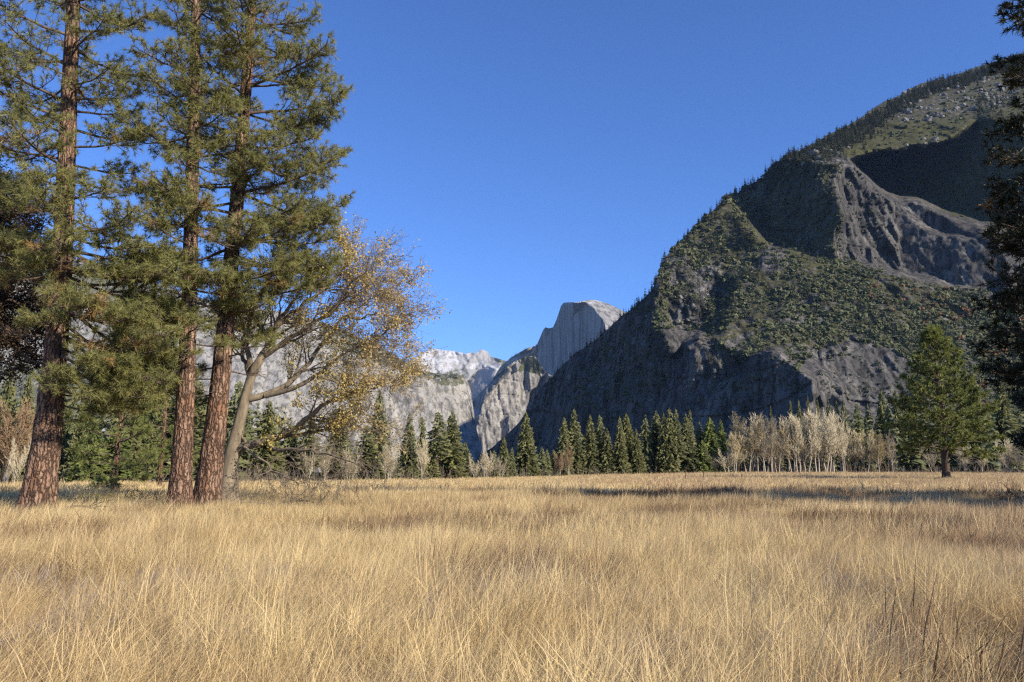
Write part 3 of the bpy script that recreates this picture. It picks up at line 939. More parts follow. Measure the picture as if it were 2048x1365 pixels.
TL = [  # px, top, width, kind, label, extras
    (820, 824, 52, 'fir', 'slim dark conifer, leftmost of the four tall ones before the pale slab'),
    (845, 832, 36, 'narrow', 'narrow conifer squeezed between two taller ones before the pale slab'),
    (877, 822, 58, 'sparse', 'tall conifer with a long bare reddish trunk and a crown only on top'),
    (905, 820, 66, 'fir', 'broad dense conifer just right of the bare reddish trunk'),
    (930, 884, 50, 'fir', 'short conifer at the right foot of the broad one before the pale slab'),
    (862, 880, 40, 'fir', 'low conifer filling the gap before the bare reddish trunk'),
    (760, 778, 66, 'fir', 'tall conifer showing behind the rusty leaves of the oak'),
    (735, 850, 60, 'pine', 'conifer with a bare lower trunk behind the right edge of the oak'),
    (680, 815, 66, 'fir', 'pointed conifer behind the middle of the oak crown'),
    (622, 840, 60, 'pine', 'conifer behind the lower boughs of the oak'),
    (1008, 872, 32, 'fir', 'small conifer standing alone left of the largest free-standing one'),
    (988, 900, 26, 'narrow', 'bushy low conifer at the foot of the narrow gap in the mountains'),
    (1024, 894, 20, 'narrow', 'thin little conifer between two larger ones left of the meadow centre'),
    (955, 930, 22, 'fir', 'knee-high green young conifer among bare shrubs'),
    (1052, 824, 60, 'fir', 'large full conifer standing clear with boughs down to the grass'),
    (1084, 893, 26, 'narrow', 'first of three little conifers right of the large full one'),
    (1094, 898, 24, 'narrow', 'second of three little conifers right of the large full one'),
    (1107, 899, 24, 'narrow', 'third of three little conifers right of the large full one'),
    (1128, 834, 36, 'narrow', 'thin conifer leaning on the left side of a taller pointed one'),
    (1148, 817, 56, 'fir', 'tall pointed conifer with a pale lower trunk showing'),
    (1180, 829, 46, 'fir', 'full conifer, left one of a close pair in the meadow centre'),
    (1199, 829, 40, 'pine', 'conifer with twin dark trunks, right one of a close pair'),
    (1214, 856, 34, 'fir', 'lower conifer behind the pair in the meadow centre'),
    (1239, 832, 40, 'fir', 'pointed conifer overlapped by a broader one on its right'),
    (1252, 826, 56, 'fir', 'broad conifer with dark shaded foot in the meadow centre'),
    (1272, 858, 36, 'fir', 'rounded low conifer right of the broad shaded one'),
    (1291, 829, 36, 'narrow', 'thin conifer with a pale trunk visible halfway up'),
    (1312, 821, 56, 'fir', 'dense tall conifer with a pinkish lower trunk'),
    (1327, 826, 44, 'fir', 'conifer crowded against the right of the pinkish trunked one'),
    (1338, 815, 36, 'narrow', 'tallest spire in the crowded clump right of the meadow centre'),
    (1351, 818, 40, 'pine', 'conifer with a bare stretch of trunk in the crowded clump'),
    (1371, 827, 58, 'fir', 'broad conifer on the right of the crowded clump'),
    (1380, 818, 22, 'narrow', 'needle-thin spire poking out above the broad conifer'),
    (1398, 843, 34, 'narrow', 'slim grey-green conifer before the bright green ones'),
]
for px, top, w, kind, lab in TL:
    conifer(px, top, w, kind, lab, trunk=TR_RED if 'reddish' in lab or 'pinkish' in lab else None, dY=random.uniform(-1.5, 4))
conifer(1419, 834, 60, 'cedar', 'bright green full conifer left of the pale bare grove', mat=M_FIR2)
conifer(1441, 838, 34, 'cedar', 'bright green pointed conifer touching the pale bare grove', mat=M_FIR2, dY=3)
conifer(1404, 880, 44, 'cedar', 'low yellow-green conifer before the bright green pair', mat=M_FIR2, dY=-2)
for px, top, w, lab in [(1541, 812, 22, 'first small spire above the bare grove'), (1580, 799, 28, 'second small spire above the bare grove'),
                        (1597, 799, 26, 'third small spire above the bare grove'), (1615, 790, 22, 'thin layered spire rising above the middle of the bare grove'),
                        (1634, 797, 24, 'spire right of the thin layered one above the bare grove'), (1656, 796, 34, 'spire before the foot of the sunlit rock columns'),
                        (1672, 800, 28, 'spire above the right edge of the bare grove'), (1686, 798, 32, 'spire just right of the bare grove top'),
                        (1712, 806, 40, 'dark conifer at the left of the shaded stand right of the grove'), (1735, 808, 40, 'dark conifer second in the shaded stand right of the grove'),
                        (1761, 774, 48, 'tallest dark conifer in the stand left of the rounded pine'), (1790, 778, 46, 'dark conifer touching the left side of the rounded pine'),
                        (1775, 812, 44, 'shorter dark conifer before the tallest of the shaded stand'), (1815, 800, 50, 'dark conifer half hidden by the rounded pine'),
                        (1955, 790, 60, 'dark conifer right behind the rounded pine'), (2000, 760, 70, 'dark conifer near the right edge behind the shadowed pine')]:
    conifer(px, top, w, 'fir', lab, dY=random.uniform(16, 40), group='conifers behind the bare grove')
# left wood, behind the big pines
for px, top, w, kind, lab in [(302, 640, 100, 'fir', 'tall dense dark conifer between the first and second big pine trunks'), (262, 720, 90, 'fir', 'dark conifer left of the tall dense one between the big pines'),
                              (345, 690, 80, 'fir', 'conifer right behind the second big pine trunk'), (392, 735, 90, 'fir', 'conifer in the gap between the second and third big pine trunks'),
                              (330, 780, 50, 'pine', 'conifer with a long bare trunk standing between the big pines'), (60, 745, 70, 'fir', 'green conifer behind the left side of the first big pine'),
                              (22, 735, 70, 'fir', 'conifer near the left edge of the wood'), (130, 770, 60, 'fir', 'conifer just right of the first big pine trunk'),
                              (170, 800, 60, 'fir', 'lower conifer right of the first big pine trunk'), (-30, 750, 80, 'fir', 'conifer cut by the left edge of the picture'),
                              (480, 760, 80, 'pine', 'conifer hidden behind the oak trunk'), (540, 800, 80, 'fir', 'conifer behind the fork of the oak'), (583, 850, 60, 'fir', 'low conifer behind the oak boughs'),
                              (440, 790, 70, 'fir', 'conifer behind the base of the third big pine')]:
    conifer(px, top, w, kind, lab, dY=random.uniform(0, 10), group='conifers of the left wood')
conifer(190, 838, 82, 'cedar', 'bushy bright young conifer with boughs to the ground, left of its twin', mat=M_FIR2, dY=-6, group='young conifers at the wood edge')
conifer(240, 842, 78, 'cedar', 'bushy bright young conifer with boughs to the ground, right of its twin', mat=M_FIR2, dY=-5, group='young conifers at the wood edge')

# far forest belt that reads as one mass behind the single trees
def forest_mass():
    V0, F0, tn0 = conifer_crown(5, levels=13, per=6, pieces=1, shape=0.8, start=0.02, droop=0.4, ragged=0.35, dense=2.4)
    parts, tones, n = [], [], 0
    for _ in range(1500):
        px = RNG.uniform(-260, 2300)
        a, _b = ab(px, 940)
        base = float(tree_line(np.array(a * 150.0), np.array(150.0)))
        Y = base + RNG.uniform(10, 90)
        lim = np.interp(px, [-260, 100, 380, 560, 640, 800, 930, 960, 1000, 1100, 1200, 1420, 1520, 1700, 1800, 2300], [760, 770, 760, 800, 870, 878, 905, 925, 912, 900, 878, 868, 850, 815, 800, 790])
        top = lim + abs(RNG.normal(0, 22))
        p = at(px, top, Y)
        H = p[2]
        if H < 2.5:
            H = 2.5
        W = H * RNG.uniform(0.26, 0.42)
        an = RNG.uniform(0, 6.28)
        c, s_ = cos(an), sin(an)
        Vv = V0 * (W, W, H)
        Vv = np.stack([Vv[:, 0] * c - Vv[:, 1] * s_ + p[0], Vv[:, 0] * s_ + Vv[:, 1] * c + p[1], Vv[:, 2] + ground_h(p[0], p[1]) - 0.1], -1)
        parts.append((Vv, F0))
        tones.append(tn0)
        n += 1
        if n >= 700:
            break
    obj('forest', mesh_from('forest_belt', parts, [M_FIR], False, {'tone': np.concatenate(tones)}), kind='stuff')
forest_mass()

# ------------------------------------------------------------------ branching bare trees
def grow(r, P0, d0, L, R0, depth, out, tips, kids=(3, 5), spread=0.6, up=0.15, shrink=0.62, wander=0.18, K=5, minL=0.3, start=0.3):
    """recursive branch; out[depth] collects (points, radii)"""
    pts = [np.array(P0, float)]
    d = norm(np.array(d0, float))
    dirs = [d]
    for k in range(K - 1):
        d = norm(d + r.normal(0, wander, 3) + np.array([0, 0, up * 0.5]))
        pts.append(pts[-1] + d * L / (K - 1))
        dirs.append(d)
    rad = R0 * np.linspace(1, 0.42, K)
    out.setdefault((K, depth), []).append((np.array(pts), rad))
    if depth <= 0 or L < minL:
        tips.append((pts[-1], d))
        tips.append((pts[K // 2], dirs[K // 2]))
        return
    n = r.integers(kids[0], kids[1] + 1)
    for k in range(n):
        f = start + (1 - start) * (k + r.uniform(0, 1)) / n
        i = min(K - 2, int(f * (K - 1)))
        u = f * (K - 1) - i
        p = pts[i] * (1 - u) + pts[i + 1] * u
        side = norm(np.cross(dirs[i], norm(r.normal(0, 1, 3))))
        dd = norm(dirs[i] * (1 - spread * 0.5) + side * spread + np.array([0, 0, up]))
        grow(r, p, dd, L * shrink * r.uniform(0.7, 1.15) * (1.1 - 0.4 * f), R0 * (1 - 0.55 * f) * 0.55, depth - 1, out, tips, kids, spread, up, shrink, wander, max(3, K - 1), minL, start)
    # the leader goes on
    grow(r, pts[-1], dirs[-1], L * shrink, rad[-1] * 0.95, depth - 1, out, tips, kids, spread, up, shrink, wander, max(3, K - 1), minL, start)

def out_parts(out, minr=0.0, sides=lambda d: 3 if d < 3 else 4):
    parts = []
    for (K, dep), lst in out.items():
        P = np.stack([l[0] for l in lst])
        R = np.maximum(np.stack([l[1] for l in lst]), minr)
        parts.append(tubes(P, R, sides(dep)))
    return parts

def leaf_quads(r, pos, size, jitter, count):
    """count small bent leaves round every position"""
    pos = np.repeat(np.asarray(pos), count, 0)
    n = len(pos)
    c = pos + r.normal(0, jitter, (n, 3))
    u = norm(r.normal(0, 1, (n, 3)))
    w = norm(np.cross(u, r.normal(0, 1, (n, 3))))
    s = size * r.uniform(0.6, 1.25, (n, 1))
    V = np.stack([c - u * s * 0.5, c + w * s * 0.33, c + u * s * 0.55, c - w * s * 0.33], 1).reshape(-1, 3)
    return V, np.arange(n * 4).reshape(-1, 4)

GROVE = {}
def grove_mesh(i):
    if i not in GROVE:
        r = np.random.default_rng(300 + i)
        stems, tw, tips = [], {}, []
        ns = [4, 3, 5, 2, 4][i % 5]
        for s_ in range(ns):
            lean = r.normal(0, 0.07, 2) + np.array([(s_ - ns / 2 + 0.5) * 0.05, 0])
            o = {}
            pts = [np.array([(s_ - ns / 2) * 0.022, r.normal(0, 0.02), -0.02])]
            d = norm([lean[0], lean[1], 1])
            for k in range(6):
                d = norm(d + r.normal(0, 0.05, 3) + np.array([lean[0] * 0.12, 0, 0.05]))
                pts.append(pts[-1] + d * 0.115)
            pts = np.array(pts)
            rad = np.linspace(0.0085, 0.0032, 7)
            stems.append((pts, rad))
            for k in range(12):
                f = r.uniform(1.6, 5.99)
                j = int(f)
                p = pts[j] * (1 - f + j) + pts[min(6, j + 1)] * (f - j)
                az = r.uniform(0, 6.28)
                grow(r, p, (cos(az) * 0.55, sin(az) * 0.55, 1.0), 0.17 * (1.35 - f / 8), 0.0034, 3, tw, tips, (3, 3), 0.62, 0.26, 0.62, 0.13, 4, 0.01, 0.25)
            grow(r, pts[-1], d, 0.17, 0.004, 3, tw, tips, (4, 5), 0.5, 0.25, 0.62, 0.12, 4, 0.01, 0.1)
        P = np.stack([q[0] for q in stems])
        R = np.stack([q[1] for q in stems])
        ms = [mesh_from('bare_stem', [tubes(P[k:k + 1], R[k:k + 1], 6)], [M_PALEBARK if (k + i) % 3 else M_DARKTRUNK], True) for k in range(ns)]
        mt = mesh_from('bare_twigs', out_parts(tw, 0.0013), [M_TWIG], False)
        V, Fq = leaf_quads(r, [t[0] for t in tips], 0.012, 0.008, 2)
        V, Fq = leaf_quads(r, [t[0] for t in tips if r.random() < 0.3], 0.012, 0.008, 2)
        ml = mesh_from('grove_leaves', [(V, Fq)], [M_YELLOWLEAF], False, {'tone': np.repeat(r.uniform(0, 1, len(V) // 4), 4)})
        GROVE[i] = (ms, mt, ml)
    return GROVE[i]

def bare_tree(px, top, wpx, i, label, dY=-3.0, leaves=False, group='bare pale trees along the meadow edge', Y=None):
    a, _ = ab(px, 940)
    Y = Y or float(tree_line(np.array(a * 150.0), np.array(150.0))) + dY
    p = at(px, top, Y)
    z0 = float(ground_h(p[0], p[1])) - 0.05
    H = p[2] - z0
    ms, mt, ml = grove_mesh(i)
    rusty = 'rust' in label or 'orange' in label
    e = obj('bare_tree', None, label=label, cat='tree', group=group, loc=(p[0], p[1], z0))
    W = max(0.5, wpx / F * Y / 0.5)
    e.scale = (W, W, H * 1.03)
    e.rotation_euler = (0, 0, random.choice((0, pi)) + random.uniform(-0.3, 0.3))
    for m in ms:
        obj('stem', m, e)
    tw_ = obj('twigs', mt, e)
    if rusty:
        tw_.material_slots[0].link = 'OBJECT'
        tw_.material_slots[0].material = M_RUSTTWIG
    if leaves:
        lv_ = obj('leaves', ml, e)
        if rusty:
            lv_.material_slots[0].link = 'OBJECT'
            lv_.material_slots[0].material = M_ORANGELEAF

for px, top, w, i, lab, lv in [
    (1490, 828, 80, 0, 'pale bare tree at the left end of the grove with a yellowish top', True), (1512, 832, 70, 1, 'second pale bare tree from the left end of the grove', False),
    (1538, 838, 60, 2, 'pale bare tree in the left half of the grove with leaning dark stems', False), (1562, 834, 70, 3, 'pale bare tree at the middle of the grove before the first spire', False),
    (1584, 836, 66, 4, 'pale bare tree at the very middle of the grove', True), (1608, 830, 70, 0, 'pale bare tree right of the grove middle with a dark leaning stem', False),
    (1632, 824, 84, 2, 'pale bare tree with a dark forked stem in the right half of the grove', False), (1656, 826, 96, 4, 'tallest spreading pale bare tree near the right end of the grove', False),
    (1672, 836, 80, 1, 'pale white-stemmed tree at the right end of the grove', False),
    (1500, 846, 60, 3, 'slender bare tree inside the left end of the grove', False), (1524, 842, 60, 4, 'slender bare tree between the second and third pale trees of the grove', False),
    (1550, 842, 60, 0, 'slender bare tree just left of the first spire in the grove', False), (1574, 840, 60, 1, 'slender bare tree just right of the first spire in the grove', False),
    (1596, 838, 66, 2, 'thin bare tree crowding the grove middle', False), (1620, 834, 70, 3, 'thin bare tree beside the dark leaning stem', False),
    (1644, 830, 80, 0, 'many-stemmed bare tree beside the tallest spreading one', False), (1684, 850, 50, 2, 'small bare tree closing the right end of the grove', False),
    (1705, 862, 50, 3, 'small yellow-topped tree right of the grove', True), (1728, 862, 50, 0, 'second small yellow-topped tree right of the grove', True),
    (1752, 868, 50, 2, 'leaning white-stemmed yellowish tree left of the rounded pine', True), (1778, 866, 46, 1, 'white forked bare tree by the rounded pine', False),
    (1455, 898, 50, 4, 'low bare tree left of the grove among grey brush', False), (1428, 900, 46, 3, 'low bare tree beneath the bright green conifers', False),
    (1470, 868, 50, 2, 'yellow-leaved tree tucked behind the left end of the grove', True),
    (1120, 905, 26, 0, 'rusty small tree left of the tall pointed conifer', True), (1135, 890, 28, 1, 'orange-brown dry tree at the foot of the tall pointed conifer', True),
    (975, 905, 40, 2, 'bare pinkish-brown tree at the foot of the gap in the mountains', False), (950, 912, 40, 3, 'bare low tree right of the short conifer', False),
    (1000, 915, 34, 4, 'bare low tree before the small lone conifer', False), (848, 880, 46, 1, 'bare pale tree before the narrow conifer', False),
    (1860, 880, 50, 3, 'white-stemmed bare tree left of the rounded pine trunk', False), (1925, 890, 50, 2, 'bare tree right of the rounded pine trunk', False),
    (1960, 895, 44, 1, 'low twiggy bare tree right of the rounded pine', False), (2010, 880, 50, 4, 'white forked bare tree near the right edge', False), (2040, 885, 50, 0, 'bare tree at the right edge', False),
    (620, 885, 40, 3, 'pale bare trunk behind the oak boughs', False), (650, 890, 40, 1, 'second pale bare trunk behind the oak boughs', False), (700, 900, 46, 4, 'bare tree behind the drooping right side of the oak', False),
    (780, 890, 46, 2, 'bare tree just left of the four tall conifers', False), (1550, 880, 50, 1, 'low twiggy tree filling the foot of the grove on the left', False), (1600, 880, 50, 3, 'low twiggy tree filling the foot of the grove centre', False)]:
    bare_tree(px, top, w, i, lab, leaves=lv, dY=-1 if i % 2 else -3)
for px, top, w, i, lab in [(20, 800, 120, 0, 'rusty-leaved spreading tree at the left edge behind the first big pine'), (-20, 840, 110, 4, 'rusty tree cut by the left edge')]:
    bare_tree(px, top, w, i, lab, dY=-12, leaves=True, group='rusty trees at the left wood edge')
bare_tree(40, 875, 50, 3, 'pale leaning bare tree left of the first big pine trunk', dY=-14)

# brush thicket along the foot of the trees
def brush():
    P, R = [], []
    for _ in range(1700):
        px = RNG.uniform(-100, 2150)
        if in_poly(px, 5, [(1290, 0), (1400, 0), (1400, 10), (1290, 10)]) and RNG.random() < 0.5:
            continue
        a, _b = ab(px, 940)
        Y = float(tree_line(np.array(a * 150.0), np.array(150.0))) + RNG.uniform(-2, 10)
        h = RNG.uniform(0.8, 3.4) * (1.2 if 1400 < px < 1800 else 0.75)
        x = a * Y
        z = float(ground_h(x, Y))
        l = RNG.normal(0, 0.16, 2)
        p = np.array([[x, Y, z - 0.1], [x + l[0] * h * 0.5, Y + l[1] * h * 0.4, z + h * 0.5], [x + l[0] * h * 1.3, Y + l[1] * h, z + h]])
        P.append(p)
        R.append([0.035, 0.025, 0.008])
        for k in range(4):
            f = RNG.uniform(0.25, 0.9)
            q = p[0] * (1 - f) + p[2] * f
            d = RNG.normal(0, 0.3, 3) * h * 0.5
            d[2] = abs(d[2]) + 0.2 * h
            P.append(np.array([q, q + d * 0.5, q + d * 0.9 + (0, 0, 0.1)]))
            R.append([0.02, 0.014, 0.006])
    obj('undergrowth', mesh_from('bare_brush', [tubes(np.array(P), np.array(R), 3)], [M_BRUSH]), kind='stuff')
brush()

# ------------------------------------------------------------------ slope vegetation
def shrub_template(seed, n=34, r_=None):
    r = np.random.default_rng(seed)
    d = norm(r.normal(0, 1, (n, 3)))
    d[:, 2] = np.abs(d[:, 2]) * 1.0 - 0.15
    d = norm(d)
    rad = r.uniform(0.55, 1.0, (n, 1))
    c = d * rad * (0.5, 0.5, 0.48)
    nn = norm(d + r.normal(0, 0.5, (n, 3)))
    u = norm(np.cross(nn, r.normal(0, 1, (n, 3))))
    w = np.cross(nn, u)
    s = r.uniform(0.16, 0.34, (n, 1))
    V = np.stack([c + u * s, c - u * s * 0.5 + w * s * 0.87, c - u * s * 0.5 - w * s * 0.87], 1).reshape(-1, 3)
    return V, np.arange(n * 3).reshape(-1, 3), np.repeat(r.uniform(0, 1, n), 3)

def scatter_px(poly, n, seed):
    r = np.random.default_rng(seed)
    poly = np.array(poly, float)
    lo, hi = poly.min(0), poly.max(0)
    out = np.zeros((0, 2))
    while len(out) < n:
        q = r.uniform(lo, hi, (n * 2, 2))
        out = np.concatenate([out, q[in_poly(q[:, 0], q[:, 1], [tuple(p) for p in poly])]])
    return out[:n]

def merge_copies(templates, pts, sx, sz, seed):
    r = np.random.default_rng(seed)
    parts, tones = [], []
    k = len(templates)
    which = r.integers(0, k, len(pts))
    for t in range(k):
        V0, F0, tn = templates[t]
        m = which == t
        if not m.any():
            continue
        p, a, b = pts[m], sx[m], sz[m]
        an = r.uniform(0, 6.28, len(p))
        c, s_ = np.cos(an)[:, None], np.sin(an)[:, None]
        x = (V0[None, :, 0] * c - V0[None, :, 1] * s_) * a[:, None] + p[:, 0:1]
        y = (V0[None, :, 0] * s_ + V0[None, :, 1] * c) * a[:, None] + p[:, 1:2]
        z = V0[None, :, 2] * b[:, None] + p[:, 2:3]
        V = np.stack([x, y, z], -1).reshape(-1, 3)
        Fq = (F0[None] + (np.arange(len(p)) * len(V0))[:, None, None]).reshape(-1, F0.shape[1])
        parts.append((V, Fq))
        tones.append(np.clip(np.tile(tn, len(p)) * 0.6 + np.repeat(r.uniform(0, 0.7, len(p)), len(tn)), 0, 1))
    return parts, np.concatenate(tones)

SHT = [shrub_template(i) for i in range(5)]
SLOPE = [(1322, 520), (1345, 500), (1440, 395), (1475, 385), (1500, 425), (1550, 480), (1640, 510), (1720, 530), (1850, 570), (1960, 578), (2120, 600), (2120, 900), (1838, 880), (1838, 740), (1790, 700), (1700, 682),
         (1630, 700), (1590, 740), (1560, 690), (1490, 715), (1440, 700), (1400, 665), (1345, 660), (1310, 655)]
q = scatter_px(SLOPE, 8000, 5)
dens = fbm(q[:, 0] / 45, q[:, 1] / 30, seed=88, octaves=4)
keep = dens + 0.35 + 0.35 * sstep(560, 620, q[:, 1]) * sstep(1450, 1600, q[:, 0]) > RNG.uniform(0.05, 0.55, len(q))
for _p in ([(1340, 605), (1405, 595), (1415, 645), (1345, 668)], [(1388, 540), (1445, 525), (1455, 595), (1394, 597)], [(1518, 500), (1570, 500), (1560, 542), (1516, 544)], [(1336, 515), (1378, 510), (1376, 564), (1336, 574)]):
    keep &= ~(in_poly(q[:, 0], q[:, 1], _p) & (RNG.random(len(q)) < 0.8))
keep &= ~(in_poly(q[:, 0], q[:, 1], [(1425, 500), (1450, 500), (1450, 620), (1430, 640)]) & (RNG.random(len(q)) < 0.6))
q = q[keep]
pts = RM.surf(q[:, 0], q[:, 1])
sz = pts[:, 1] / F * (5 + 13 * RNG.uniform(0, 1, len(pts)) ** 1.8)
parts, tones = merge_copies(SHT, pts - [0, 0, 1.0], sz, sz * RNG.uniform(0.7, 1.0, len(pts)), 3)
rust = (q[:, 0] > 1830)
obj('shrubs', mesh_from('slope_shrubs', parts, [M_SHRUB], False, {'tone': tones}), kind='stuff')
# rusty shrubs of the lower right slope
q = np.concatenate([scatter_px([(1840, 590), (1950, 610), (2048, 640), (2048, 850), (1880, 860), (1840, 700)], 300, 6), scatter_px([(1700, 560), (1900, 575), (1980, 610), (1800, 640)], 50, 8)])
nz_ = fbm(q[:, 0] / 35, q[:, 1] / 35, seed=99, octaves=3)
q = q[nz_ > 0.05]
pts = RM.surf(q[:, 0], q[:, 1]) + [0, 0, 0.8]
sz = pts[:, 1] / F * RNG.uniform(7, 16, len(pts))
parts, tones = merge_copies(SHT, pts, sz, sz * 0.8, 4)
obj('shrubs', mesh_from('rusty_shrubs', parts, [M_RUST], False, {'tone': tones}), kind='stuff')
# low scrub on the ledges of the shaded and lit cliffs, and on the high slope
q = np.concatenate([scatter_px([(1322, 540), (1330, 640), (1345, 760), (1250, 860), (1100, 840), (1240, 640), (1300, 590)], 420, 9), scatter_px(P_UPDARK, 650, 10),
                    scatter_px([(1560, 330), (1700, 330), (1800, 250), (2048, 130), (2100, 260), (1960, 300), (1720, 330)], 420, 11),
                    scatter_px([(1640, 690), (1838, 730), (1830, 800), (1640, 790)], 70, 12), scatter_px([(1400, 650), (1600, 720), (1620, 800), (1420, 790)], 120, 13), scatter_px(P_UPLIT, 70, 14)])
pts = RM.surf(q[:, 0], q[:, 1])
sz = pts[:, 1] / F * RNG.uniform(4, 10, len(pts))
parts, tones = merge_copies(SHT, pts, sz, sz * 0.9, 15)
obj('shrubs', mesh_from('ledge_scrub', parts, [M_SHRUB], False, {'tone': tones * 0.5}), kind='stuff')

# boulders on the high slope
def rock_template(seed):
    r = np.random.default_rng(seed)
    import bmesh
    bm = bmesh.new()
    bmesh.ops.create_icosphere(bm, subdivisions=1, radius=0.5)
    for v in bm.verts:
        v.co *= r.uniform(0.65, 1.15)
    bmesh.ops.triangulate(bm, faces=bm.faces)
    V = np.array([v.co[:] for v in bm.verts])
    Fq = np.array([[v.index for v in f.verts] for f in bm.faces])
    bm.free()
    return V, Fq, np.zeros(len(V))
RKT = [rock_template(i) for i in range(5)]
q = np.concatenate([scatter_px([(1800, 175), (1880, 165), (2048, 150), (2080, 210), (1960, 215), (1850, 250), (1790, 240)], 260, 31), scatter_px([(1560, 315), (1600, 300), (1700, 290), (1680, 330), (1570, 330)], 60, 32),
                    scatter_px([(1790, 290), (1900, 268), (1880, 285), (1800, 300)], 26, 33), scatter_px([(1330, 560), (1450, 520), (1440, 640), (1340, 650)], 60, 34)])
pts = RM.surf(q[:, 0], q[:, 1])
sz = pts[:, 1] / F * np.abs(RNG.normal(4, 6, len(pts)) + 2.5)
parts, tones = merge_copies(RKT, pts, sz, sz * 0.9, 35)
M_BOULDER = mat_rock('boulder_rock', [(0.3, (0.14, 0.13, 0.125)), (0.5, (0.22, 0.21, 0.20)), (0.7, (0.32, 0.30, 0.28))], sc=0.05, bd=1)
obj('boulders', mesh_from('slope_boulders', parts, [M_BOULDER], False, {'veg': np.concatenate([np.zeros(len(p[0])) for p in parts])}), kind='stuff')

# conifers along the skyline of the right mountain, one by one
tiny_trunk = trunk_mesh('slope_conifer_trunk', M_DARKTRUNK, 0.03, 0.004, 4)
def slope_conifer(P, H, W, i, label, kind='tiny', group='conifers on the skyline of the right mountain'):
    e = obj('slope_conifer', None, label=label, cat='conifer', group=group, loc=(P[0], P[1], P[2] - 0.06 * H))
    e.scale = (W, W, H)
    e.rotation_euler = (0, 0, random.uniform(0, 6.28))
    obj('trunk', tiny_trunk, e)
    obj('crown', crown_me(kind, i, M_FIRFAR), e)
xs = np.sort(np.concatenate([RNG.uniform(1060, 1300, 38), RNG.uniform(1300, 1560, 58), RNG.uniform(1560, 2040, 110)]))
pys = RM.sky_py(xs) + 1.5 + RNG.uniform(0, 5, len(xs))
pts = RM.surf(xs, pys)
for x, p in zip(xs, pts):
    s_ = p[1] / F
    if x < 1300:
        h, lab = RNG.uniform(8, 21), 'small dark conifer on the shaded lower ridge right of the dome'
    elif x < 1560:
        h, lab = RNG.uniform(10, 25), 'small conifer on the steep middle skyline of the right mountain'
    else:
        h, lab = RNG.uniform(14, 26), 'small conifer in the row along the high skyline at upper right'
    slope_conifer(p, h * s_, h * s_ * RNG.uniform(0.38, 0.6), int(RNG.integers(0, 4)), lab)
# single ones that stand out on the slope
for px, py, h, lab in [(1867, 245, 17, 'lone round conifer on the open grassy slope at upper right'), (1771, 305, 18, 'lone conifer at the lower edge of the open grassy slope'),
                       (1692, 700, 26, 'slim conifer above the rounded rock face'), (1530, 435, 40, 'conifer in the shaded gully, left of a close pair'), (1537, 440, 44, 'conifer in the shaded gully, right of a close pair'),
                       (1510, 432, 24, 'short conifer in the shaded gully'), (1620, 500, 36, 'conifer at the foot of the dark upper cliff'), (1482, 470, 34, 'dark conifer on the rib left of the shaded gully'),
                       (1497, 478, 30, 'dark conifer on the rib beside its taller neighbour'), (1655, 345, 22, 'conifer on top of the dark upper cliff')]:
    p = RM.surf(np.array([px]), np.array([py]))[0]
    s_ = p[1] / F
    slope_conifer(p, h * s_, h * s_ * 0.42, 1, lab, group='single conifers on the right mountain')
# the dense belt below the skyline
V0, F0, t0 = conifer_crown(77, levels=8, per=5, pieces=1, shape=0.8, start=0.05, droop=0.4, ragged=0.35, dense=2.6)
V1, F1, t1 = conifer_crown(78, levels=8, per=4, pieces=1, shape=0.7, start=0.1, droop=0.4, ragged=0.5, dense=2.0)
qq = []
for x in RNG.uniform(1530, 2080, 1500):
    sky_y = float(RM.sky_py(np.array([x]))[0])
    d = abs(RNG.normal(0, np.interp(x, [1530, 1620, 1700, 1760, 1850, 2080], [16, 26, 26, 18, 9, 8])))
    qq.append((x, sky_y + 2 + d))
belt = np.array(qq)
q2 = np.concatenate([scatter_px([(1322, 540), (1440, 410), (1520, 480), (1500, 560), (1420, 640), (1330, 640)], 90, 51), scatter_px([(1460, 380), (1560, 310), (1660, 330), (1600, 400), (1500, 430)], 90, 52),
                     scatter_px([(1240, 640), (1300, 580), (1310, 650), (1180, 780), (1100, 830), (1110, 760)], 60, 53), scatter_px([(1950, 200), (2060, 190), (2060, 250), (1960, 250)], 60, 54),
                     scatter_px([(1500, 540), (1830, 600), (1800, 690), (1560, 680)], 50, 55)])
q = np.concatenate([belt, q2, scatter_px(SLOPE, 420, 57)])
pts = RM.surf(q[:, 0], q[:, 1])
hh = pts[:, 1] / F * RNG.uniform(11, 27, len(pts))
parts, tones = merge_copies([(V0, F0, t0), (V1, F1, t1)], pts - [0, 0, 1], hh * RNG.uniform(0.3, 0.45, len(pts)), hh, 56)
obj('forest', mesh_from('high_slope_forest', parts, [M_FIRFAR], False, {'tone': tones}), kind='stuff')

q = np.concatenate([scatter_px([(1340, 520), (1440, 420), (1540, 490), (1620, 520), (1560, 640), (1420, 650), (1340, 620)], 90, 58), scatter_px([(1500, 540), (1960, 600), (1960, 860), (1850, 840), (1840, 730), (1640, 680), (1520, 660)], 80, 59),
                    scatter_px([(1460, 395), (1560, 330), (1680, 340), (1660, 500), (1540, 480)], 40, 60)])
pts = RM.surf(q[:, 0], q[:, 1])
hh = pts[:, 1] / F * RNG.uniform(16, 34, len(pts))
parts, tones = merge_copies([(V0, F0, t0), (V1, F1, t1)], pts - [0, 0, 1], hh * RNG.uniform(0.32, 0.45, len(pts)), hh, 57)
obj('forest', mesh_from('slope_spires', parts, [M_FIRFAR], False, {'tone': tones}), kind='stuff')

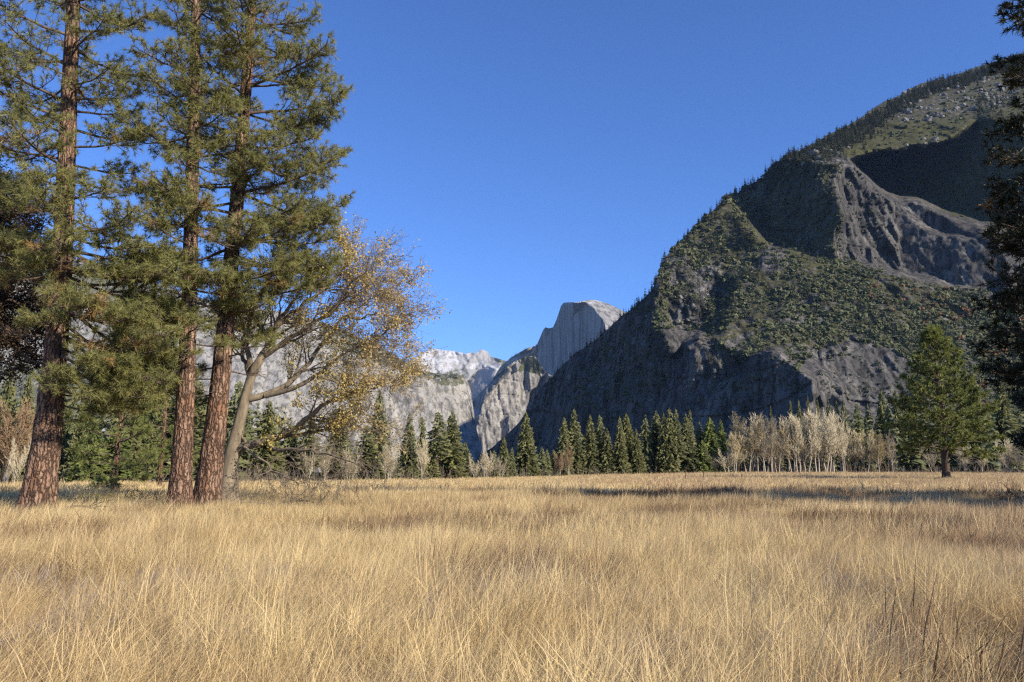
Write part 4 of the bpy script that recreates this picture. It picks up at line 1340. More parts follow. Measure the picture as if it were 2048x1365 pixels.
# forest on the far walls
def far_forest(rel, polys, hpx, seed, name):
    q = np.concatenate([scatter_px(p, n, seed + i) for i, (p, n) in enumerate(polys)])
    sky = rel.sky_py(q[:, 0])
    q = q[q[:, 1] > sky]
    pts = rel.surf(q[:, 0], q[:, 1])
    hh = pts[:, 1] / F * RNG.uniform(hpx[0], hpx[1], len(pts))
    parts, tones = merge_copies([(V0, F0, t0), (V1, F1, t1)], pts - [0, 0, 2], hh * 0.5, hh, seed)
    obj('forest', mesh_from(name, parts, [M_FIRFAR], False, {'tone': tones}), kind='stuff')
far_forest(LW, [([(640, 640), (700, 665), (800, 715), (870, 743), (928, 750), (930, 758), (860, 762), (800, 745), (640, 680)], 420), ([(-60, 480), (100, 500), (300, 560), (430, 600), (400, 612), (240, 570), (0, 520)], 380),
                ([(0, 560), (440, 640), (440, 700), (0, 640)], 160), ([(0, 720), (330, 720), (480, 860), (0, 860)], 420), ([(620, 740), (700, 720), (700, 800), (640, 800)], 60)], (5, 12), 61, 'left_wall_forest')
far_forest(SPUR, [([(1034, 722), (1060, 712), (1074, 712), (1092, 745), (1078, 752), (1050, 738)], 260), ([(985, 760), (1005, 742), (1035, 722), (1030, 735), (1000, 755)], 50)], (5, 10), 62, 'spur_forest')
far_forest(HD, [([(1010, 722), (1050, 698), (1074, 690), (1076, 696), (1040, 712)], 110)], (3, 6), 63, 'dome_shoulder_forest')
# ------------------------------------------------------------------ big pines
def trunk_big(name, path, rad, mat, seed, rows=150, sides=44, rough=0.05, flare=0.42):
    """trunk surface with bark relief; path (K,3) and rad (K) are interpolated"""
    path, rad = np.array(path, float), np.array(rad, float)
    k = np.linspace(0, 1, len(path))
    t = np.linspace(0, 1, rows) ** 1.25
    C = np.stack([np.interp(t, k, path[:, i]) for i in range(3)], -1)
    ker = np.ones(9) / 9
    for i in range(2):
        C[4:-4, i] = np.convolve(C[:, i], ker, 'valid')
    R = np.interp(t, k, rad)
    h = C[:, 2] - C[0, 2]
    R = R * (1 + flare * np.exp(-h / 0.7))
    th = np.arange(sides) / sides * 2 * pi
    X = np.cos(th)[None, :] * np.ones((rows, 1))
    Y = np.sin(th)[None, :] * np.ones((rows, 1))
    Z = C[:, 2:3] * np.ones((1, sides))
    root = 1 + 0.17 * np.exp(-h / 0.7)[:, None] * np.sin(th * 5 + seed)[None, :]
    w = fbm(X * 2, Y * 2, Z * 0.6, seed, 3)
    plates = fbm(X * 4.2 + 0.6 * w, Y * 4.2, Z * 1.15, seed + 3, 4, 0.55, True)
    d = rough * (np.clip(plates, -0.35, 0.5) + 0.4 * vnoise(X * 9, Y * 9, Z * 5, seed + 8))
    rr = R[:, None] * root + d * np.minimum(1.0, R[:, None] / 0.3)
    V = np.stack([C[:, 0:1] + rr * X, C[:, 1:2] + rr * Y, Z], -1)
    idx = np.arange(rows * sides).reshape(rows, sides)
    Fq = np.stack([idx[:-1], np.roll(idx[:-1], -1, 1), np.roll(idx[1:], -1, 1), idx[1:]], -1).reshape(-1, 4)
    return mesh_from(name, [(V.reshape(-1, 3), Fq)], [mat], True), C, R

def tuft_parts(r, pos, axis, length, width, n):
    """needle bursts: n needles per tuft, each one thin triangle"""
    N = len(pos)
    pos = np.repeat(pos, n, 0)
    ax = np.repeat(axis, n, 0)
    d = norm(ax * 0.75 + norm(r.normal(0, 1, (N * n, 3))) * 0.85)
    base = pos - ax * r.uniform(0, 0.45, (N * n, 1)) * length
    L = length * r.uniform(0.75, 1.15, (N * n, 1))
    tip = base + d * L
    tip[:, 2] -= (0.10 * L[:, 0])
    side = norm(np.cross(d, r.normal(0, 1, (N * n, 3)))) * width * 0.5
    V = np.stack([base + side, base - side, tip], 1).reshape(-1, 3)
    return V, np.arange(len(V)).reshape(-1, 3)

def make_limb(r, P0, az, el, L, r0, spacing, bend=0.35, sub=0.42, bare=0.28):
    """main curve + side twigs; returns tube groups and tuft positions/axes"""
    K = 9
    pts = [np.array(P0, float)]
    for k in range(K - 1):
        f = k / (K - 2)
        e = el + bend * (f ** 1.5) * 1.3 - 0.25 * bend * sin(f * pi)
        a = az + r.normal(0, 0.10)
        pts.append(pts[-1] + np.array([cos(a) * cos(e), sin(a) * cos(e), sin(e)]) * L / (K - 1))
        az += r.normal(0, 0.06)
    pts = np.array(pts)
    rad = r0 * np.linspace(1, 0.22, K) ** 0.9
    groups = {9: [(pts, rad)], 4: [], 2: []}
    tp, ta = [], []
    n2 = max(4, int(L / spacing))
    sgn = 1
    for i in range(n2):
        f = bare + (1 - bare) * (i + r.uniform(0, 0.8)) / n2
        j = min(K - 2, int(f * (K - 1)))
        u = f * (K - 1) - j
        p = pts[j] * (1 - u) + pts[j + 1] * u
        d = norm(pts[j + 1] - pts[j])
        sgn = -sgn
        ang = sgn * r.uniform(0.5, 1.15)
        dz = r.uniform(-0.25, 0.45)
        h = np.array([d[0] * cos(ang) - d[1] * sin(ang), d[0] * sin(ang) + d[1] * cos(ang), d[2] * 0.5 + dz])
        h = norm(h)
        l2 = sub * L * (1.15 - f) * r.uniform(0.6, 1.2) + 0.25
        q = [p]
        hh = h.copy()
        for k in range(3):
            hh = norm(hh + r.normal(0, 0.14, 3) + np.array([0, 0, 0.10]))
            q.append(q[-1] + hh * l2 / 3)
        q = np.array(q)
        groups[4].append((q, r0 * 0.30 * np.linspace(1, 0.35, 4)))
        tp.append(q[-1])
        ta.append(hh)
        m = max(3, int(l2 / (spacing * 0.62)))
        for k in range(m):
            g = r.uniform(0.25, 0.99) * 3
            jj = min(2, int(g))
            s0 = q[jj] * (1 - g + jj) + q[jj + 1] * (g - jj)
            dd = norm(hh * 0.7 + r.normal(0, 0.55, 3) + np.array([0, 0, 0.25]))
            l3 = r.uniform(0.12, 0.5) * min(1.0, l2)
            e1 = s0 + dd * l3
            groups[2].append((np.array([s0, e1]), np.array([0.011, 0.006]) * (r0 / 0.06) ** 0.4))
            tp.append(e1)
            ta.append(dd)
    tp.append(pts[-1])
    ta.append(norm(pts[-1] - pts[-2]))
    return groups, np.array(tp), np.array(ta)

def limb_mesh(groups, minr=0.0, mat=None):
    parts = []
    for K, lst in groups.items():
        if lst:
            parts.append(tubes(np.stack([g[0] for g in lst]), np.maximum(np.stack([g[1] for g in lst]), minr), {9: 6, 4: 3, 2: 3}[K]))
    return mesh_from('limb', parts, [mat or M_LIMB], True)

def pine(label, path, rad, seed, limbs, tuft=(0.26, 0.022, 16), mat_n=None, group=None, dead_below=9.0, spacing=0.20, twig_r=0.006, name='pine_tree', trunk_mat=None):
    r = np.random.default_rng(seed)
    base = np.array(path[0], float)
    root = obj(name, None, label=label, cat='pine tree', group=group, loc=base)
    me, C, R = trunk_big('trunk', np.array(path) - base, rad, trunk_mat or M_BARK, seed)
    obj('trunk', me, root)
    zC = C[:, 2]
    ntuft = 0
    for (z, az, el, L, dead) in limbs:
        i = min(len(zC) - 2, int(np.searchsorted(zC, z)))
        P0 = C[i] + np.array([cos(az), sin(az), 0]) * R[i] * 0.6
        r0 = 0.024 + 0.0105 * L
        g, tp, ta = make_limb(r, P0, az, el, L, r0, spacing)
        lo = obj('limb', limb_mesh(g, twig_r), root)
        if dead == 'bare':
            continue
        V, Fq = tuft_parts(r, tp, ta, tuft[0], tuft[1], tuft[2])
        nn = len(tp)
        ntuft += nn
        tone = np.repeat(np.repeat(np.clip(r.normal(0.35, 0.3, nn), 0, 1), tuft[2]), 3)
        # dead sprigs come in clumps
        dn = vnoise((tp[:, 0] + base[0]) / 0.8, (tp[:, 1] + base[1]) / 0.8, tp[:, 2] / 0.8, seed)
        dd = np.clip((dn - (0.74 - 0.40 * dead)) * 6, 0, 0.85) * (dead > 0)
        dead_a = np.repeat(np.repeat(dd, tuft[2]), 3)
        obj('needles', mesh_from('needles', [(V, Fq)], [mat_n or M_NEEDLE], False, {'tone': tone, 'dead': dead_a}), lo)
    print(label[:30], 'tufts', ntuft)
    return root

def rand_limbs(seed, z0, z1, n, Lf, elf, dead=lambda z: 0.0, azw=None):
    r = np.random.default_rng(seed)
    out = []
    az = r.uniform(0, 6.28)
    for i in range(n):
        z = z0 + (z1 - z0) * ((i + r.uniform(0, 1)) / n)
        az += 2.4 + r.normal(0, 0.35)
        out.append((z, az, elf(z) + r.normal(0, 0.12), Lf(z) * r.uniform(0.7, 1.15), dead(z)))
    return out

# first (left) pine
def pine_path(pxs, Y, dys=None):
    out = []
    for i, (px, py) in enumerate(pxs):
        y = Y + (dys[i] if dys else 0)
        out.append(at(px, py, y))
    out = np.array(out)
    out[0, 2] = float(ground_h(out[0, 0], out[0, 1])) - 0.05
    return out

def extend_top(path, H):
    p, q = path[-2], path[-1]
    d = norm(q - p)
    k = (H - q[2]) / d[2]
    return np.vstack([path, q + d * k])

Y1, Y2, Y3 = 30.0, 31.5, 33.5
p1 = extend_top(pine_path([(75, 998), (96, 860), (112, 700), (124, 520), (132, 350), (138, 200), (146, 40)], Y1), 31)
l1 = rand_limbs(11, 9.0, 29.5, 74, lambda z: np.interp(z, [8, 12, 20, 30], [3.2, 3.6, 3.4, 1.2]), lambda z: np.interp(z, [8, 14, 22, 30], [-0.25, -0.1, 0.1, 0.5]), lambda z: 0.45 if z < 12 else 0.15)
l1 += [(z, -1.57 + 0.9 * sin(z * 3.1), -0.1, 1.3 + 0.4 * sin(z * 7), 0.3) for z in (7.2, 8.3, 9.1, 9.9, 10.8, 11.9, 12.7, 14.2, 15.1, 16.6, 17.4, 18.8)]
l1 += [(5.4, 0.2, -0.55, 3.4, 0.2), (6.2, -0.25, -0.6, 4.2, 0.2), (6.8, 0.4, -0.62, 4.6, 0.1), (7.4, 0.0, -0.65, 5.0, 0.2), (5.0, -0.5, -0.35, 3.0, 0.2), (8.0, 0.65, -0.6, 5.2, 0.1), (5.8, 0.8, -0.45, 4.0, 0.1), (8.6, -0.15, -0.55, 5.2, 0.2), (4.2, 0.1, -0.2, 2.4, 0.3), (3.6, -0.3, -0.05, 1.8, 0.4)]
l1 += [(6.3, 0.9, -0.3, 3.2, 0.2), (5.6, -0.3, -0.15, 3.6, 0.2), (4.9, 0.25, 0.0, 3.0, 0.3), (4.3, -0.15, 0.05, 2.6, 0.2), (6.9, 0.6, -0.35, 4.4, 0.2), (7.8, -0.4, -0.3, 4.4, 0.1), (8.6, 0.3, -0.35, 4.8, 0.2), (9.4, -0.3, -0.2, 4.6, 0.2), (10.2, 0.15, -0.2, 4.8, 0.2), (10.9, -0.6, -0.1, 4.2, 0.3),
       (5.4, 0.1, -0.05, 2.8, 0.3), (6.0, -0.5, -0.30, 3.6, 0.4), (6.6, 0.35, -0.25, 3.8, 0.3), (7.0, -0.15, -0.35, 4.2, 0.3), (7.6, 0.15, -0.10, 4.6, 0.35), (8.2, -0.7, -0.3, 3.4, 0.3), (7.4, -1.3, -0.25, 2.4, 0.4),
       (8.8, -0.1, 0.0, 4.4, 0.3), (9.2, 0.5, -0.35, 4.4, 0.2), (5.0, -0.9, -0.1, 2.2, 0.5), (9.6, -1.5, -0.2, 2.4, 0.7), (9.9, 3.4, -0.1, 2.8, 0.8), (10.3, -2.2, -0.2, 2.6, 0.8),
       (4.6, 0.6, -0.05, 1.6, 'bare'), (5.8, 2.8, 0.1, 1.4, 'bare'), (6.9, 3.5, -0.1, 1.5, 'bare'), (8.3, 0.05, 0.12, 3.6, 'bare'), (9.4, 0.2, 0.15, 3.8, 'bare')]
pine('massive reddish-barked pine at the far left with a flared base', p1, [0.57, 0.46, 0.38, 0.34, 0.31, 0.28, 0.24, 0.05], 101, l1, group='big pines at the left')
p2 = extend_top(pine_path([(360, 990), (368, 860), (374, 720), (380, 560), (383, 400), (388, 200), (392, 40)], Y2), 30)
l2 = rand_limbs(12, 9.5, 28.5, 50, lambda z: np.interp(z, [8, 14, 22, 30], [2.3, 2.7, 2.4, 0.9]), lambda z: np.interp(z, [8, 14, 22, 30], [-0.3, -0.1, 0.15, 0.5]), lambda z: 0.4 if z < 14 else 0.1)
l2 += [(z, -1.57 + 0.9 * sin(z * 2.3), -0.1, 1.1 + 0.3 * sin(z * 7), 0.2) for z in (6.9, 8.1, 9.3, 10.4, 11.6, 12.9, 14.5, 16.1, 17.9)]
l2 += [(5.2, 3.2, 0.0, 1.7, 0.1), (6.6, 2.6, -0.1, 2.0, 0.2), (7.2, -0.9, -0.1, 1.8, 0.3), (7.9, 3.7, -0.1, 2.2, 0.3), (8.6, -1.6, -0.15, 2.0, 0.5), (9.0, 0.2, -0.1, 2.2, 0.3),
       (5.6, 2.9, -0.1, 1.6, 0.3), (6.2, -1.2, -0.15, 1.5, 0.7), (6.8, 0.3, -0.1, 1.6, 0.4), (7.4, 3.3, -0.05, 2.2, 0.4), (8.0, -2.0, -0.1, 2.0, 0.4), (8.4, 0.8, -0.1, 2.0, 0.3), (8.8, 2.6, -0.15, 2.2, 0.3), (9.2, -0.6, -0.2, 1.9, 0.5), (6.4, 3.0, 0.35, 1.3, 'bare'), (5.2, 0.2, -0.5, 1.0, 'bare')]
pine('slimmer straight pine, middle one of the three big pines', p2, [0.41, 0.34, 0.30, 0.27, 0.25, 0.22, 0.18, 0.05], 102, l2, group='big pines at the left')
p3 = extend_top(pine_path([(413, 988), (437, 800), (452, 650), (464, 500), (476, 380), (489, 220), (500, 60)], Y3), 31)
l3 = rand_limbs(13, 9.0, 29.5, 76, lambda z: np.interp(z, [8, 12, 20, 30], [3.4, 4.1, 4.1, 1.3]), lambda z: np.interp(z, [8, 14, 22, 30], [-0.25, -0.12, 0.15, 0.5]), lambda z: 0.1)
l3 += [(z, -1.57 + 0.9 * sin(z * 2.9), -0.1, 1.2 + 0.3 * sin(z * 7), 0.1) for z in (8.8, 9.6, 11.4, 12.4, 13.3, 14.9, 16.2, 17.5, 18.8)]
l3 += [(3.6, 3.0, 0.0, 1.3, 0.1), (5.0, 3.2, -0.1, 1.6, 0.2), (6.2, 2.8, -0.1, 1.8, 0.3), (8.1, 3.3, -0.1, 2.0, 0.3), (9.8, -0.5, -0.05, 3.8, 0), (10.6, 0.1, -0.1, 4.4, 0), (11.9, 0.5, 0.0, 4.4, 0),
       (9.2, 0.0, 0.05, 4.2, 0), (10.2, 0.3, 0.05, 4.6, 0), (11.4, -0.3, 0.1, 4.6, 0), (12.6, 0.15, 0.1, 4.8, 0), (13.8, -0.15, 0.15, 4.6, 0), (15.0, 0.4, 0.15, 4.8, 0), (16.3, -0.1, 0.2, 4.8, 0), (17.5, 0.2, 0.2, 4.6, 0), (18.8, -0.3, 0.2, 4.3, 0),
       (4.0, 3.3, -0.1, 1.3, 0.2), (4.6, 2.7, -0.1, 1.5, 0.2), (5.6, 3.6, -0.05, 1.5, 0.3), (7.0, 0.0, 0.0, 2.0, 0.2), (7.8, 1.0, -0.1, 2.4, 0.1), (8.4, -0.8, -0.1, 2.6, 0.1), (8.9, 2.7, -0.1, 1.9, 0.2), (6.0, 0.5, -0.2, 1.6, 'bare'), (6.6, -0.4, 0.1, 1.5, 'bare')]
pine('big pine leaning right, its crown bordering the open sky', p3, [0.52, 0.39, 0.33, 0.30, 0.27, 0.24, 0.19, 0.05], 103, l3, group='big pines at the left')

# two young pines fill the view between the big trunks
for px, pt, Yy, hw, lab, sd in [(228, 610, 52, 2.5, 'feathery light green young pine right of the first big trunk', 106), (318, 655, 60, 2.2, 'feathery light green young pine left of the second big trunk', 107)]:
    b0, t0_ = at(px, 965, Yy), at(px, pt, Yy)
    zz = float(ground_h(b0[0], b0[1]))
    Hh = t0_[2] - zz
    path = np.array([[b0[0], b0[1], zz], [b0[0] + 0.1, b0[1], zz + Hh * 0.4], [b0[0], b0[1], zz + Hh * 0.8], [b0[0], b0[1], zz + Hh]])
    ly = rand_limbs(sd, 0.7, Hh - 0.2, 54, lambda z, Hh=Hh, hw=hw: hw * np.interp(z / Hh, [0.0, 0.2, 0.6, 1.0], [1.0, 1.1, 0.85, 0.2]), lambda z, Hh=Hh: np.interp(z / Hh, [0, 0.5, 1], [-0.1, 0.15, 0.9]), lambda z: 0.1)
    pine(lab, path, [0.16, 0.12, 0.07, 0.02], sd, ly, tuft=(0.36, 0.05, 11), spacing=0.36, twig_r=0.012, group='young pines at the wood edge', mat_n=M_NEEDLE_Y)

# dark pine at the right edge; its shade is painted into the needle colour
pr = at(2288, 980, 34)
prx = np.array([[pr[0], pr[1], float(ground_h(pr[0], pr[1]))], [pr[0], pr[1], 8], [pr[0] + 0.1, pr[1], 16], [pr[0], pr[1], 24], [pr[0], pr[1], 30]])
lr = rand_limbs(14, 2.2, 28.5, 96, lambda z: np.interp(z, [2, 4, 9, 13, 16, 19, 23, 29], [4.9, 5.3, 5.3, 4.7, 4.2, 3.7, 3.2, 0.8]), lambda z: np.interp(z, [2, 10, 20], [-0.2, -0.08, 0.2]))
lr += [(z, 3.14 + 0.5 * sin(z * 5), -0.12, L, 0.05) for z, L in ((3.0, 4.6), (4.4, 4.9), (6.1, 5.2), (7.6, 5.5), (8.8, 5.9), (10.4, 5.2), (12.0, 4.9), (13.6, 4.6), (15.5, 4.4), (17.4, 3.9), (19.5, 3.5), (21.5, 3.4))]
pine('dark shadowed pine cut by the right edge of the picture', prx, [0.45, 0.38, 0.3, 0.2, 0.04], 104, lr, tuft=(0.36, 0.06, 11), mat_n=M_NEEDLE_SHADE, trunk_mat=M_DARKTRUNK, spacing=0.30, twig_r=0.01)

# rounded pine on the far side of the meadow
pp = at(1892, 950, 112)
zg = float(ground_h(pp[0], pp[1]))
top = at(1892, 662, 112)[2]
path = np.array([[pp[0], pp[1], zg], [pp[0] + 0.1, pp[1], zg + 6], [pp[0], pp[1], zg + 13], [pp[0] - 0.2, pp[1], top]])
Hh = top - zg
lq = rand_limbs(15, 3.6, Hh - 0.4, 92, lambda z: np.interp(z / Hh, [0.15, 0.28, 0.42, 0.6, 0.8, 1.0], [6.3, 7.2, 6.5, 5.1, 3.4, 0.8]), lambda z: np.interp(z / Hh, [0.15, 0.4, 0.7, 1], [-0.12, 0.15, 0.5, 1.1]))
pine('rounded full pine standing alone before the wood on the right', path, [0.50, 0.42, 0.3, 0.06], 105, lq, tuft=(0.66, 0.16, 12), mat_n=M_NEEDLE_R, trunk_mat=M_DARKTRUNK, spacing=0.72, twig_r=0.03)

# two more pines stand out of the picture on the right and throw their shadows over the meadow
for k, (x, y, H, lab) in enumerate([(38.0, 20.0, 25.0, 'nearest pine beyond the right edge whose shadow crosses the meadow'), (46.0, 15.0, 29.0, 'second pine beyond the right edge whose shadow crosses the meadow'),
                                    (52.0, 26.0, 27.0, 'third pine beyond the right edge whose shadow crosses the meadow'), (63.0, 24.0, 31.0, 'farthest pine beyond the right edge whose shadow crosses the meadow')]):
    zz = float(ground_h(x, y))
    e = obj('conifer', None, label=lab, cat='conifer', loc=(x, y, zz))
    e.scale = (12.0, 12.0, H)
    t = obj('trunk', TR_DARK, e)
    t.scale = (1.6, 1.6, 1)
    obj('crown', crown_me('fir', k, M_FIR), e)

# ------------------------------------------------------------------ the oak behind the pines
def oak():
    r = np.random.default_rng(55)
    Y = 37.0
    base = at(452, 975, Y)
    base[2] = float(ground_h(base[0], base[1])) - 0.05
    root = obj('oak_tree', None, label='autumn oak with grey leaning trunk and yellow leaves behind the third big pine', cat='oak tree', loc=base)
    W = lambda px, py, dy=0: at(px, py, Y + dy) - base
    tr = np.array([base - base, W(462, 915), W(478, 850), W(492, 790), W(505, 745)])
    tr[0] = 0
    me, C, R = trunk_big('trunk', tr, [0.52, 0.34, 0.27, 0.23, 0.2], M_OAKBARK, 8, 70, 24, 0.015, 0.5)
    obj('trunk', me, root)
    boughs = [  # points, start radius, secondary density
        ([(505, 748), (520, 715), (538, 690), (552, 660), (572, 620), (600, 585)], 0.22, 0),
        ([(500, 752), (492, 700), (500, 650), (515, 600), (535, 560)], 0.15, -1),
        ([(520, 718), (560, 690), (600, 668), (650, 635), (690, 600), (705, 565)], 0.14, -2),
        ([(490, 800), (540, 790), (580, 765), (615, 735), (640, 690), (680, 645), (730, 610)], 0.17, 1),
        ([(530, 792), (600, 770), (650, 740), (690, 705), (735, 685), (775, 665)], 0.13, -1.5),
        ([(474, 900), (520, 880), (560, 872), (600, 850), (640, 818), (685, 795), (725, 780)], 0.21, -2),
        ([(520, 882), (555, 905), (590, 900), (630, 905), (670, 915), (705, 925)], 0.11, -3),
        ([(560, 873), (620, 868), (670, 850), (715, 850), (760, 865)], 0.10, 1),
        ([(480, 870), (505, 905), (540, 935), (575, 955), (600, 975)], 0.08, -2.5),
        ([(505, 748), (480, 705), (490, 660), (470, 600)], 0.12, 1.5),
        ([(552, 655), (600, 610), (650, 580), (675, 550), (690, 525)], 0.12, 1),
        ([(640, 690), (690, 680), (735, 700), (765, 735)], 0.08, 2),
        ([(650, 630), (690, 590), (715, 560), (735, 560)], 0.07, 0.5),
        ([(690, 640), (725, 640), (755, 625), (772, 650)], 0.06, -1),
    ]
    alltips = []
    for bi, (pp_, r0, dz) in enumerate(boughs):
        K = len(pp_)
        P = np.array([W(x, y, dz * (k / (K - 1)) ** 1.2) for k, (x, y) in enumerate(pp_)])
        # resample finer with wobble
        t = np.linspace(0, K - 1, 14)
        Pf = np.stack([np.interp(t, range(K), P[:, i]) for i in range(3)], -1)
        Pf[1:] += r.normal(0, 0.06, (13, 3))
        Rf = r0 * np.linspace(1, 0.22, 14)
        o, tips = {}, []
        for k in range(13):
            f = r.uniform(3, 13)
            j = min(12, int(f))
            p = Pf[j] * (1 - f + j) + Pf[j + 1] * (f - j)
            d = norm(Pf[j + 1] - Pf[j])
            side = norm(np.cross(d, r.normal(0, 1, 3)))
            dd = norm(d * 0.8 + side * 0.9 + np.array([0.15, 0, 0.12 if bi not in (6, 8) else -0.25]))
            grow(r, p, dd, r.uniform(1.0, 1.9), Rf[j] * 0.42, 3, o, tips, (2, 4), 0.75, 0.10 if bi not in (6, 8) else -0.12, 0.62, 0.2, 4, 0.12, 0.2)
        grow(r, Pf[-1], norm(Pf[-1] - Pf[-2]), 1.4, Rf[-1], 3, o, tips, (3, 4), 0.7, 0.08, 0.62, 0.2, 5, 0.12, 0.15)
        parts = [tubes(Pf[None], Rf[None], 8)] + out_parts(o, 0.007)
        lo = obj('limb', mesh_from('limb', parts, [M_OAKBARK], True), root)
        tp = np.array([q[0] for q in tips])
        # leaves hang in clumps; some boughs are nearly bare
        wp = tp + base
        pxx = 1024 + wp[:, 0] / wp[:, 1] * F
        cl = fbm(wp[:, 0] / 1.1, wp[:, 1] / 1.1, wp[:, 2] / 0.9, 5, 3)
        bare = {6: 0.9, 8: 0.9, 5: 0.0, 7: 0.10, 3: -0.05, 4: 0.0}.get(bi, 0.05)
        m = cl > bare
        if not m.any():
            continue
        V, Fq = leaf_quads(r, tp[m], 0.105, 0.13, 4)
        right = np.clip((pxx[m] - 520) / 220, 0, 1)
        tone = np.clip(0.95 - 0.75 * right + r.normal(0, 0.18, m.sum()), 0, 1)
        tn = np.clip(np.repeat(tone, 4) + r.normal(0, 0.12, m.sum() * 4), 0, 1)
        obj('leaves', mesh_from('leaves', [(V, Fq)], [M_OAKLEAF], False, {'tone': np.repeat(tn, 4)}), lo)
        alltips.append(m.sum())
    print('oak leaf tips', sum(alltips))
oak()

# dark brown-leaved tree that reaches in from the left
def brown_tree():
    r = np.random.default_rng(66)
    Y = 36.0
    base = at(-150, 985, Y)
    base[2] = float(ground_h(base[0], base[1])) - 0.05
    root = obj('oak_tree', None, label='dark brown-leaved tree reaching in at the left edge behind the first pine', cat='tree', loc=base)
    W = lambda px, py, dy=0: at(px, py, Y + dy) - base
    tr = np.array([W(-150, 985), W(-140, 850), W(-130, 700), W(-120, 560), W(-110, 420)])
    tr[0] = 0
    me, C, R = trunk_big('trunk', tr, [0.4, 0.34, 0.3, 0.24, 0.12], M_DARKTRUNK, 9, 50, 16, 0.015, 0.4)
    obj('trunk', me, root)
    for bi, pp_ in enumerate([[(-130, 700), (-80, 660), (-20, 640), (50, 650)], [(-125, 640), (-60, 590), (0, 560), (80, 570)], [(-120, 580), (-70, 520), (0, 490), (60, 500)],
                              [(-120, 540), (-80, 450), (-20, 410), (40, 440)], [(-115, 470), (-90, 400), (-30, 380), (10, 400)], [(-130, 750), (-70, 720), (-20, 700), (20, 730)], [(-130, 620), (-60, 620), (20, 600), (100, 630)]]):
        K = len(pp_)
        P = np.array([W(x, y, r.uniform(-1, 1) * k * 0.5) for k, (x, y) in enumerate(pp_)])
        t = np.linspace(0, K - 1, 10)
        Pf = np.stack([np.interp(t, range(K), P[:, i]) for i in range(3)], -1)
        Rf = 0.12 * np.linspace(1, 0.25, 10)
        o, tips = {}, []
        for k in range(14):
            f = r.uniform(2, 9)
            j = min(8, int(f))
            p = Pf[j] * (1 - f + j) + Pf[j + 1] * (f - j)
            side = norm(np.cross(norm(Pf[j + 1] - Pf[j]), r.normal(0, 1, 3)))
            grow(r, p, norm(norm(Pf[j + 1] - Pf[j]) * 0.7 + side), r.uniform(0.9, 1.5), Rf[j] * 0.4, 3, o, tips, (3, 4), 0.75, 0.05, 0.62, 0.2, 5, 0.12, 0.2)
        lo = obj('limb', mesh_from('limb', [tubes(Pf[None], Rf[None], 7)] + out_parts(o, 0.007), [M_DARKTRUNK], True), root)
        tp = np.array([q[0] for q in tips])
        V, Fq = leaf_quads(r, tp[r.random(len(tp)) < 0.8], 0.12, 0.12, 4)
        obj('leaves', mesh_from('leaves', [(V, Fq)], [M_BROWNLEAF], False, {'tone': np.repeat(r.uniform(0, 1, len(V) // 4), 4)}), lo)
brown_tree()

# ------------------------------------------------------------------ small things on the meadow
def fallen_branch():
    r = np.random.default_rng(5)
    Y = 38.0
    p = at(2040, 985, Y)
    p[2] = float(ground_h(p[0], p[1])) + 0.25
    root = obj('fallen_branch', None, label='dark dead branch lying in the grass at the right edge', cat='branch', loc=p)
    main = np.array([[1.6, 0.4, 0.45], [0.9, 0.1, 0.38], [0.2, 0, 0.22], [-0.5, -0.1, 0.1], [-1.0, 0, 0.25]])
    P, Rr = [main], [np.array([0.2, 0.18, 0.14, 0.09, 0.03])]
    obj('limb', mesh_from('limb', [tubes(np.array(P), np.array(Rr), 8)], [M_DARKTRUNK], True), root)
    o, tips = {}, []
    for k in range(12):
        f = r.uniform(0.3, 3.9)
        j = int(f)
        q = main[j] * (1 - f + j) + main[j + 1] * (f - j)
        d = norm(np.array([r.normal(-0.5, 0.6), r.normal(0, 0.5), abs(r.normal(0.5, 0.4))]))
        grow(r, q, d, r.uniform(0.4, 0.8), 0.035, 1, o, tips, (2, 3), 0.7, 0.05, 0.6, 0.25, 4, 0.1, 0.3)
    obj('twigs', mesh_from('twigs', out_parts(o, 0.008), [M_DARKTRUNK]), root)
fallen_branch()

def fallen_stick(px, py, Y, L, ang, label, mat, seed):
    r = np.random.default_rng(seed)
    p = at(px, py, Y)
    p[2] = float(ground_h(p[0], p[1])) + 0.42
    d = np.array([cos(ang), sin(ang), 0.05])
    main = np.array([d * L * (f - 0.5) + np.array([0, 0, 0.12 * sin(f * 5)]) for f in np.linspace(0, 1, 7)])
    root = obj('fallen_branch', None, label=label, cat='branch', loc=p)
    obj('limb', mesh_from('limb', [tubes(main[None], np.linspace(0.055, 0.02, 7)[None], 6)], [mat], True), root)
    o, tips = {}, []
    for k in range(9):
        f = r.uniform(0.5, 5.9)
        q = main[int(f)] * (1 - f + int(f)) + main[int(f) + 1] * (f - int(f))
        grow(r, q, norm(d + r.normal(0, 0.7, 3) + np.array([0, 0, 0.5])), r.uniform(0.3, 0.7), 0.02, 1, o, tips, (2, 3), 0.7, 0.05, 0.6, 0.25, 4, 0.1, 0.3)
    obj('twigs', mesh_from('twigs', out_parts(o, 0.006), [mat]), root)
fallen_stick(515, 985, 33.0, 2.6, 0.2, 'grey dead branch lying in the grass right of the oak trunk', M_OAKBARK, 1)
fallen_stick(620, 982, 35.0, 2.2, -0.3, 'thin dead branch lying beneath the oak crown', M_OAKBARK, 2)
fallen_stick(175, 997, 29.0, 1.6, 0.5, 'short broken branch by the first big pine', M_DARKTRUNK, 3)

